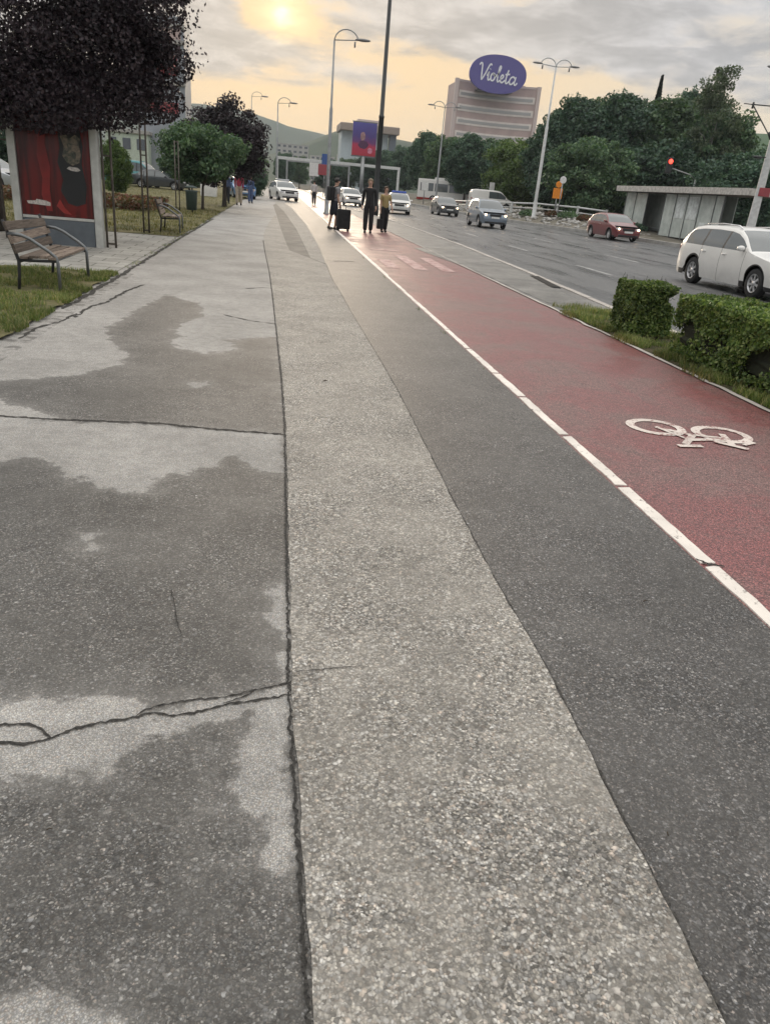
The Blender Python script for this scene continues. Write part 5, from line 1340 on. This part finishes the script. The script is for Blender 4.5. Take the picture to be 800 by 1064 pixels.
def person(label, loc, rz, H, pose, top, bottom, hair, shoes=None, long_sleeve=True, shorts=False, skirt=False, long_hair=False, female=False):
    t = thing('person', label, 'person', loc, rz)
    S = H/1.75
    J = {}
    lean = pose.get('lean',0)
    def P_(x,y,z): return Vector((x*S, (y-lean*max(0,z-.92))*S, z*S))
    sw = .168 if female else .192
    J['pel'] = P_(0,0,.94); J['spi'] = P_(0,.0,1.10); J['che'] = P_(0,.0,1.28); J['upc'] = P_(0,.005,1.40); J['nk'] = P_(0,-.005,1.475); J['h0'] = P_(0,-.012,1.55); J['h1'] = P_(0,-.015,1.64); J['h2'] = P_(0,-.005,1.70)
    for s, sd in ((-1,'r'),(1,'l')):
        J['sh'+sd] = P_(s*sw,0,1.395)
        ax, ay = pose.get('arm'+sd,(.05,.0)); ex, ey = pose.get('fore'+sd,(.03,-.10))
        e = J['sh'+sd]+Vector((s*ax,ay,-math.sqrt(max(.01,1-ax*ax-ay*ay)))).normalized()*.285*S; J['el'+sd] = e
        d = Vector((s*ex,ey,-math.sqrt(max(.0,1-ex*ex-ey*ey)))) if pose.get('up'+sd) is None else Vector((s*ex,ey,pose['up'+sd]))
        J['wr'+sd] = e+d.normalized()*.255*S; J['hd'+sd] = J['wr'+sd]+d.normalized()*.075*S; J['hdir'+sd] = d.normalized()
        lx, ly = pose.get('leg'+sd,(.02,0)); kx, ky = pose.get('shin'+sd,(0,.02))
        J['hip'+sd] = P_(s*.085,0,.90)
        k = J['hip'+sd]+Vector((s*lx,ly,-1)).normalized()*.43*S; J['kn'+sd] = k
        J['an'+sd] = k+Vector((s*kx,ky,-1)).normalized()*.41*S
    low = min(J['anr'].z, J['anl'].z)-.065*S
    for k in J:
        if not k.startswith('hdir'): J[k] = J[k]-Vector((0,0,low))
    def chain(keys, rads, grow=0.0):
        pass
    names = ['pel','spi','che','upc','nk','h0','h1','h2']; rads = [(.118,.082),(.100,.075),(.135,.095),(.12,.075),(.052,.052),(.066,.078),(.076,.092),(.05,.06)]
    V = [(J[n], tuple(r*S for r in rr)) for n, rr in zip(names, rads)]; E_ = [(i,i+1) for i in range(7)]; ix = {n:i for i,n in enumerate(names)}
    def add(n, r, par):
        V.append((J[n], r*S)); ix[n] = len(V)-1; E_.append((ix[par], ix[n]))
    for sd in 'rl':
        add('sh'+sd,.055,'upc'); add('el'+sd,.040,'sh'+sd); add('wr'+sd,.026,'el'+sd); add('hd'+sd,.036,'wr'+sd)
        add('hip'+sd,.088,'pel'); add('kn'+sd,.055,'hip'+sd); add('an'+sd,.036,'kn'+sd)
        J['to'+sd] = J['an'+sd]+Vector((0,-.15*S,-.04*S)); add('to'+sd,.030,'an'+sd)
    me = skin_mesh('body', V, E_)
    bm = bmesh.new(); bm.from_mesh(me); bpy.data.meshes.remove(me)
    hc = J['h1']; ell(bm, hc+Vector((0,-.10*S,-.012*S)), (.014*S,.022*S,.022*S), 8)
    for s in (-1,1): ell(bm, hc+Vector((s*.082*S,.005*S,-.005*S)), (.012*S,.022*S,.032*S), 8)
    for s, sd in ((-1,'r'),(1,'l')):                                   # five separate fingers closing inward
        h, d = J['hd'+sd], J['hdir'+sd]; side = Vector((0,1,0)); side = (side-d*side.dot(d)).normalized() if abs(d.y) < .9 else Vector((0,0,1)); palm = d.cross(side).normalized()*(-s)
        for i, ln in enumerate((.062,.072,.068,.052)):
            b0 = h+side*(i-1.5)*.018*S; tube(bm, [b0-d*.01*S,b0+d*ln*.5*S,b0+d*ln*.8*S+palm*.02*S,b0+d*ln*.8*S+palm*.045*S], [.009*S,.009*S,.008*S,.006*S], 6)
        b0 = h-side*.03*S-d*.02*S; tube(bm, [b0,b0-side*.022*S+d*.025*S,b0-side*.015*S+d*.055*S+palm*.02*S], [.011*S,.010*S,.007*S], 6)
    obj('body', bm, M['skin'], t, True)
    bm = bmesh.new()
    for s in (-1,1): ell(bm, hc+Vector((s*.031*S,-.086*S,.012*S)), (.011*S,.008*S,.008*S), 8)
    ell(bm, hc+Vector((0,-.088*S,-.052*S)), (.022*S,.008*S,.006*S), 8); obj('facial_features', bm, M['eye'], t)
    # hair cap
    bm = bmesh.new(); ell(bm, hc+Vector((0,.018*S,.028*S)), (.096*S,.106*S,.092*S), 14)
    for v in bm.verts:
        if v.co.y < hc.y-.035*S and v.co.z < hc.z+.05*S: v.co.y = hc.y-.035*S
    if long_hair: ell(bm, hc+Vector((0,.05*S,-.09*S)), (.085*S,.055*S,.15*S), 12)
    obj('hair', bm, hair, t, True)
    # top
    J['hem'] = J['pel']+Vector((0,0,-.10*S))
    V = [(J[n], tuple((r+g)*S for r in rr)) for n, rr, g in zip(('hem','spi','che','upc'), [(.140,.098),(.118,.088)]+rads[2:], (.030,.034,.026,.018))]; E_ = [(0,1),(1,2),(2,3)]; ix = {'upc':3}
    up = J['upc']+Vector((0,0,.045*S)); V.append((up,(.06*S,.06*S))); E_.append((3,4))
    for sd in 'rl':
        add('sh'+sd,.070,'upc'); 
        if long_sleeve: add('el'+sd,.056,'sh'+sd); J['cu'+sd] = J['wr'+sd]-J['hdir'+sd]*.02*S; add('cu'+sd,.040,'el'+sd)
        else: J['hs'+sd] = J['sh'+sd].lerp(J['el'+sd],.7); add('hs'+sd,.058,'sh'+sd)
    obj('top', skin_mesh('top', V, E_), top, t, True)
    # trousers or skirt
    if skirt:
        bm = bmesh.new(); a = J['pel']; kz = J['knr'].z-.05*S; lathe(bm, [(.135*S,a.z+.06*S),(.165*S,a.z-.05*S),(.185*S,(a.z+kz)/2),(.20*S,kz)], 18, Matrix.Translation((a.x,a.y,0)) @ Matrix.Diagonal((1,.78,1,1))); obj('skirt', bm, bottom, t, True)
    else:
        V = [(J['pel']+Vector((0,0,.12*S)), (.125*S,.095*S)), (J['pel'],(.145*S,.112*S))]; E_ = [(0,1)]; ix = {'pel':1}
        for sd in 'rl':
            add('hip'+sd,.105,'pel'); add('kn'+sd,.092 if not shorts else .092,'hip'+sd)
            if not shorts: J['cf'+sd] = J['an'+sd]+Vector((0,0,.01*S)); add('cf'+sd,.076,'kn'+sd)
        obj('trousers' if not shorts else 'shorts', skin_mesh('trousers', V, E_), bottom, t, True)
    for sd in 'rl':
        a = J['an'+sd]; bm = bmesh.new(); ell(bm, a+Vector((0,-.075*S,-.025*S)), (.048*S,.135*S,.045*S), 12); ell(bm, a+Vector((0,.01*S,.0)), (.045*S,.05*S,.06*S), 10)
        for v in bm.verts: v.co.z = max(v.co.z, .004)
        obj('shoe', bm, shoes or M['shoe'], t, True)
    return t, J, S
navy = cloth('navy_cloth', (.014,.016,.024)); blackc = cloth('black_cloth', (.010,.010,.011)); grey = cloth('grey_cloth', (.20,.20,.205)); yellow = cloth('mustard_cloth', (.30,.23,.10)); redc = cloth('crimson_cloth', (.30,.025,.055)); blue = cloth('denim_cloth', (.06,.09,.18)); beige = cloth('beige_cloth', (.38,.32,.25))
pale = cloth('pale_cloth', (.5,.48,.47))
# man with backpack and suitcase, seen from behind, turned to the right
t, J, S = person('man in grey shirt and dark shorts with a black backpack pulling a suitcase', (2.02,29.3,0), R(112), 1.76, dict(arml=(.12,-.35), forel=(.1,-.6), armr=(.10,.05), forer=(.05,-.25), legr=(.02,-.14), shinr=(0,.10), legl=(.02,.12), shinl=(0,.22), lean=.10), grey, navy, M['hair_dark'], shorts=True, long_sleeve=False)
bm = bmesh.new(); c = J['che']; box(bm, c.x-.16,c.x+.16,c.y+.10,c.y+.30,c.z-.30,c.z+.18,.05); bp = tag(obj('backpack', bm, blackc, None, True), 'black backpack worn by the man in grey shirt', 'backpack')
bp.location = (2.02,29.3,0); bp.rotation_euler = (0,0,R(112))
for s in (-1,1):
    bm = bmesh.new(); tube(bm, [(c.x+s*.11,c.y+.13,c.z+.16),(c.x+s*.12,c.y-.0,c.z+.20),(c.x+s*.12,c.y-.125,c.z+.08),(c.x+s*.12,c.y-.10,c.z-.12),(c.x+s*.13,c.y+.12,c.z-.22)], .016, 6); obj('strap', bm, blackc, bp)
t = thing('suitcase', 'black upright wheeled suitcase beside the man in grey shirt', 'suitcase', (2.36,29.0,0), R(8))
bm = bmesh.new(); box(bm, -.24,.24,-.15,.15,.07,.74,.045); 
for z in (.2,.4,.6): box(bm, -.235,.235,-.158,.158,z-.012,z+.012,.004)
obj('shell', bm, blackc, t, False)
bm = bmesh.new(); tube(bm, [(-.1,.12,.7),(-.1,.12,.98),(.1,.12,.98),(.1,.12,.7)], .011, 6); obj('handle', bm, M['trim'], t)
for sx in (-1,1):
    for sy in (-1,1):
        bm = bmesh.new(); lathe(bm, [(.02,-.02),(.04,-.015),(.04,.015),(.02,.02)], 12, Matrix.Translation((sx*.18,sy*.1,.04)) @ Matrix.Rotation(PI/2,4,'Y')); obj('wheel', bm, M['tyre'], t)
t, J, S = person('tall man in black jacket and trousers standing on the red cycle lane', (3.26,28.9,0), R(-6), 1.83, dict(armr=(.10,.06), forer=(.06,-.12), arml=(.10,.05), forel=(.05,-.12), legr=(.03,-.02), legl=(.03,.04)), blackc, blackc, M['hair_grey'])
t, J, S = person('woman in mustard top and black skirt walking right of the tall man', (4.02,30.2,0), R(10), 1.63, dict(armr=(.08,.0), forer=(.02,-.1), arml=(.25,-.05), forel=(.1,-.5), legr=(.02,-.12), shinr=(0,.05), legl=(.02,.10), shinl=(0,.18)), yellow, blackc, M['hair_brown'], female=True, long_hair=True, long_sleeve=False)
hx = Matrix.Rotation(R(10),4,'Z') @ J['hdr']
t = thing('shopping_bag', 'dark bag carried low by the woman in mustard top', 'bag', (4.02+hx.x,30.2+hx.y,0))
bm = bmesh.new(); box(bm, -.10,.10,-.17,.17,.12,.48,.03); obj('bag_body', bm, blackc, t)
bm = bmesh.new(); tube(bm, [(0,-.1,.46),(0,-.07,hx.z-.06),(0,.07,hx.z-.06),(0,.1,.46)], .009, 6); obj('handle', bm, blackc, t)
person('distant walker in pale top and dark trousers on the red lane', (2.58,59.5,0), R(180), 1.68, dict(legr=(.02,-.15), legl=(.02,.15), shinl=(0,.2)), pale, navy, M['hair_dark'])
person('walker in crimson top and beige trousers at the left path edge', (-2.22,46.4,0), R(175), 1.82, dict(legr=(.02,-.14), legl=(.02,.14), shinl=(0,.2)), redc, beige, M['hair_grey'])
person('person in navy clothes standing left of the walker in crimson', (-2.95,47.5,0), R(160), 1.66, dict(), blue, navy, M['hair_dark'])
person('person in blue top standing right of the walker in crimson', (-1.75,51.5,0), R(20), 1.6, dict(armr=(.2,0)), blue, blue, M['hair_brown'])
# ------------------------------------------------------------------ sky, sun, air, camera
import math as _m
def _ae(px, py):
    d = Vector(ray(px,py)).normalized(); return _m.degrees(_m.atan2(d.x,d.y)), _m.degrees(_m.asin(d.z))
SKY_BANKS = [(*_ae(px,py), sx*.07, sy*.07, wt) for px, py, sx, sy, wt in [
  (400,2,170,24,.9),(585,32,85,17,1.5),(372,72,60,18,.9),(720,75,110,22,.2),(230,45,50,20,.4),(640,5,60,15,.4),(150,20,90,40,.6),(520,62,60,10,.5),
  (293,20,42,14,-1.7),(450,72,110,24,-1.2),(300,112,140,26,-1.2),(535,5,55,11,-1.1),(770,142,110,28,-1.0),(570,78,90,14,-.7),(430,120,120,25,-.6)]]
EL, AZ = 9.6, 0.0        # sun straight ahead along +Y, low behind the clouds
SUN = Vector((math.sin(R(AZ))*math.cos(R(EL)), math.cos(R(AZ))*math.cos(R(EL)), math.sin(R(EL))))
w = bpy.data.worlds.new('World'); SC.world = w; w.use_nodes = True; nt = w.node_tree; nt.nodes.clear()
class WT(NT):
    def __init__(s, tree): s.t = tree
t = WT(nt)
out = t.n('ShaderNodeOutputWorld'); bg = t.n('ShaderNodeBackground'); bg.inputs[1].default_value = SKY_STR = .1
sky = t.n('ShaderNodeTexSky'); sky.sky_type = 'NISHITA'; sky.sun_disc = False; sky.sun_elevation = R(EL); sky.sun_rotation = R(AZ); sky.altitude = 500; sky.dust_density = 2.5
tc = t.n('ShaderNodeTexCoord').outputs['Generated']
sp = t.n('ShaderNodeSeparateXYZ'); t.link(tc, sp.inputs[0])
dot = t.n('ShaderNodeVectorMath', operation='DOT_PRODUCT'); t.link(tc, dot.inputs[0]); dot.inputs[1].default_value = SUN
dt = t.math('MAXIMUM', dot.outputs['Value'], 0.0)
zz = t.math('MAXIMUM', sp.outputs[2], 0.0)
den = t.math('ADD', zz, .16)
cv = t.n('ShaderNodeCombineXYZ'); t.link(t.math('DIVIDE', sp.outputs[0], den), cv.inputs[0]); t.link(t.math('DIVIDE', sp.outputs[1], den), cv.inputs[1]); cv.inputs[2].default_value = CLOUD_SEED = 3.7
n1 = t.noise(cv.outputs[0], 1.25, 8, .58, .35); n2 = t.noise(cv.outputs[0], 4.2, 7, .62, .3)
cl = t.math('ADD', t.math('MULTIPLY', n1, .6), t.math('MULTIPLY', n2, .4))
# banks of cloud and clear gaps low in the west, placed by azimuth and elevation and torn by the same noise
az = t.math('ARCTAN2', sp.outputs[0], sp.outputs[1]); el = t.math('ARCSINE', sp.outputs[2])
mp2 = t.n('ShaderNodeMapping'); mp2.inputs['Scale'].default_value = (7,7,22); t.link(tc, mp2.inputs['Vector'])
wn = t.n('ShaderNodeTexNoise'); wn.inputs['Scale'].default_value = 1.0; wn.inputs['Detail'].default_value = 6; wn.inputs['Roughness'].default_value = .6; t.link(mp2.outputs[0], wn.inputs['Vector'])
ws = t.n('ShaderNodeSeparateColor'); t.link(wn.outputs['Color'], ws.inputs[0])
azw = t.math('ADD', az, t.math('MULTIPLY', t.math('SUBTRACT', ws.outputs[0], .5), .22)); elw = t.math('ADD', el, t.math('MULTIPLY', t.math('SUBTRACT', ws.outputs[1], .5), .07))
bank_sum = None
for a0, e0, sa, se, wt in SKY_BANKS:
    da = t.math('DIVIDE', t.math('SUBTRACT', azw, R(a0)), R(sa)); de = t.math('DIVIDE', t.math('SUBTRACT', elw, R(e0)), R(se))
    g_ = t.math('MULTIPLY', t.math('POWER', 2.71828, t.math('MULTIPLY', t.math('ADD', t.math('MULTIPLY', da, da), t.math('MULTIPLY', de, de)), -1.0)), wt)
    bank_sum = g_ if bank_sum is None else t.math('ADD', bank_sum, g_)
cover = t.math('ADD', t.math('ADD', cl, t.math('MULTIPLY', bank_sum, .2)), t.maprange(zz, .12, .34, -.0, .08))
mask = t.maprange(cover, .36, .57)
warm = t.math('POWER', dt, 7.0)
gap = t.mix(warm, (.475,.445,.38), (.60,.425,.23))
cloudc = t.mix(warm, (.275,.292,.325), (.37,.335,.30))
cloudc = t.mix(1.0, cloudc, t.maprange(n2, .32, .66, 1.28, .80), 'MULTIPLY')
high = t.maprange(zz, .2, .75)
cloudc = t.mix(high, cloudc, (.87,.85,.82)); gap = t.mix(high, gap, (1.05,1.02,.975))
col = t.mix(mask, gap, cloudc)
burst = t.math('MULTIPLY', t.math('MULTIPLY', t.math('ADD', t.math('POWER', dt, 26000.0), t.math('MULTIPLY', t.math('POWER', dt, 3000.0), .30)), 1.15), t.maprange(t.math('ADD', ws.outputs[0], t.math('MULTIPLY', n2, .5)), .95, .55))
burst2 = t.math('MULTIPLY', t.math('POWER', dt, 300.0), .015)
add = t.n('ShaderNodeVectorMath', operation='SCALE'); add.inputs[0].default_value = (1.0,.80,.45); t.link(t.math('ADD', burst, burst2), add.inputs[3])
col = t.mix(1.0, col, add.outputs[0], 'ADD')
sc10 = t.n('ShaderNodeVectorMath', operation='SCALE'); t.link(col, sc10.inputs[0]); sc10.inputs[3].default_value = 10.0
fin = t.mix(.985, sky.outputs[0], sc10.outputs[0])
t.link(fin, bg.inputs[0]); t.link(bg.outputs[0], out.inputs[0])
sun = bpy.data.lights.new('sun','SUN'); sun.energy = .7; sun.angle = R(14); sun.color = (1.0,.82,.62)
so = bpy.data.objects.new('sun', sun); C.objects.link(so); so.rotation_euler = (-SUN).to_track_quat('-Z','Y').to_euler(); so.location = (0,0,50)
# haze: one closed box of thin air
if HAZE > 0:
    bm = bmesh.new(); box(bm, -2300,2300,-250,2150,-6.5,150); hz = tag(obj('haze', bm, [bpy.data.materials.new('thin_air')]), kind='stuff')
    m = hz.data.materials[0]; m.use_nodes = True; n_ = m.node_tree; n_.nodes.clear(); o_ = n_.nodes.new('ShaderNodeOutputMaterial'); pv = n_.nodes.new('ShaderNodeVolumePrincipled')
    pv.inputs['Color'].default_value = (.84,.91,.97,1); pv.inputs['Density'].default_value = HAZE; pv.inputs['Anisotropy'].default_value = .2
    n_.links.new(pv.outputs[0], o_.inputs['Volume'])
cam = bpy.data.cameras.new('camera'); co = bpy.data.objects.new('camera', cam); C.objects.link(co); SC.camera = co
def c_at(px, py): return Vector(ray(px,py)).normalized()
fwd = c_at(CX,CY); rt = (c_at(CX+200,CY)-c_at(CX-200,CY)); rt = (rt-fwd*rt.dot(fwd)).normalized(); upv = rt.cross(fwd)
co.matrix_world = Matrix.Translation((0,0,HC)) @ Matrix((rt,upv,-fwd)).transposed().to_4x4()
cam.sensor_fit = 'VERTICAL'; cam.sensor_height = 24; cam.lens = F_PX/1064*24; cam.clip_start = .05; cam.clip_end = 12000
vs = SC.view_settings; SC.display_settings.display_device = 'sRGB'; vs.view_transform = 'Standard'; vs.look = 'None'; vs.exposure = EXPO; vs.gamma = 1; vs.use_curve_mapping = False
cy = SC.cycles; cy.use_denoising = True
try: cy.denoiser = 'OPENIMAGEDENOISE'; cy.denoising_input_passes = 'RGB_ALBEDO_NORMAL'
except Exception: pass
cy.max_bounces = 5; cy.diffuse_bounces = 2; cy.glossy_bounces = 2; cy.transmission_bounces = 4; cy.transparent_max_bounces = 12; cy.volume_bounces = 0
cy.sample_clamp_indirect = 4; cy.caustics_reflective = False; cy.caustics_refractive = False
SC.render.film_transparent = False
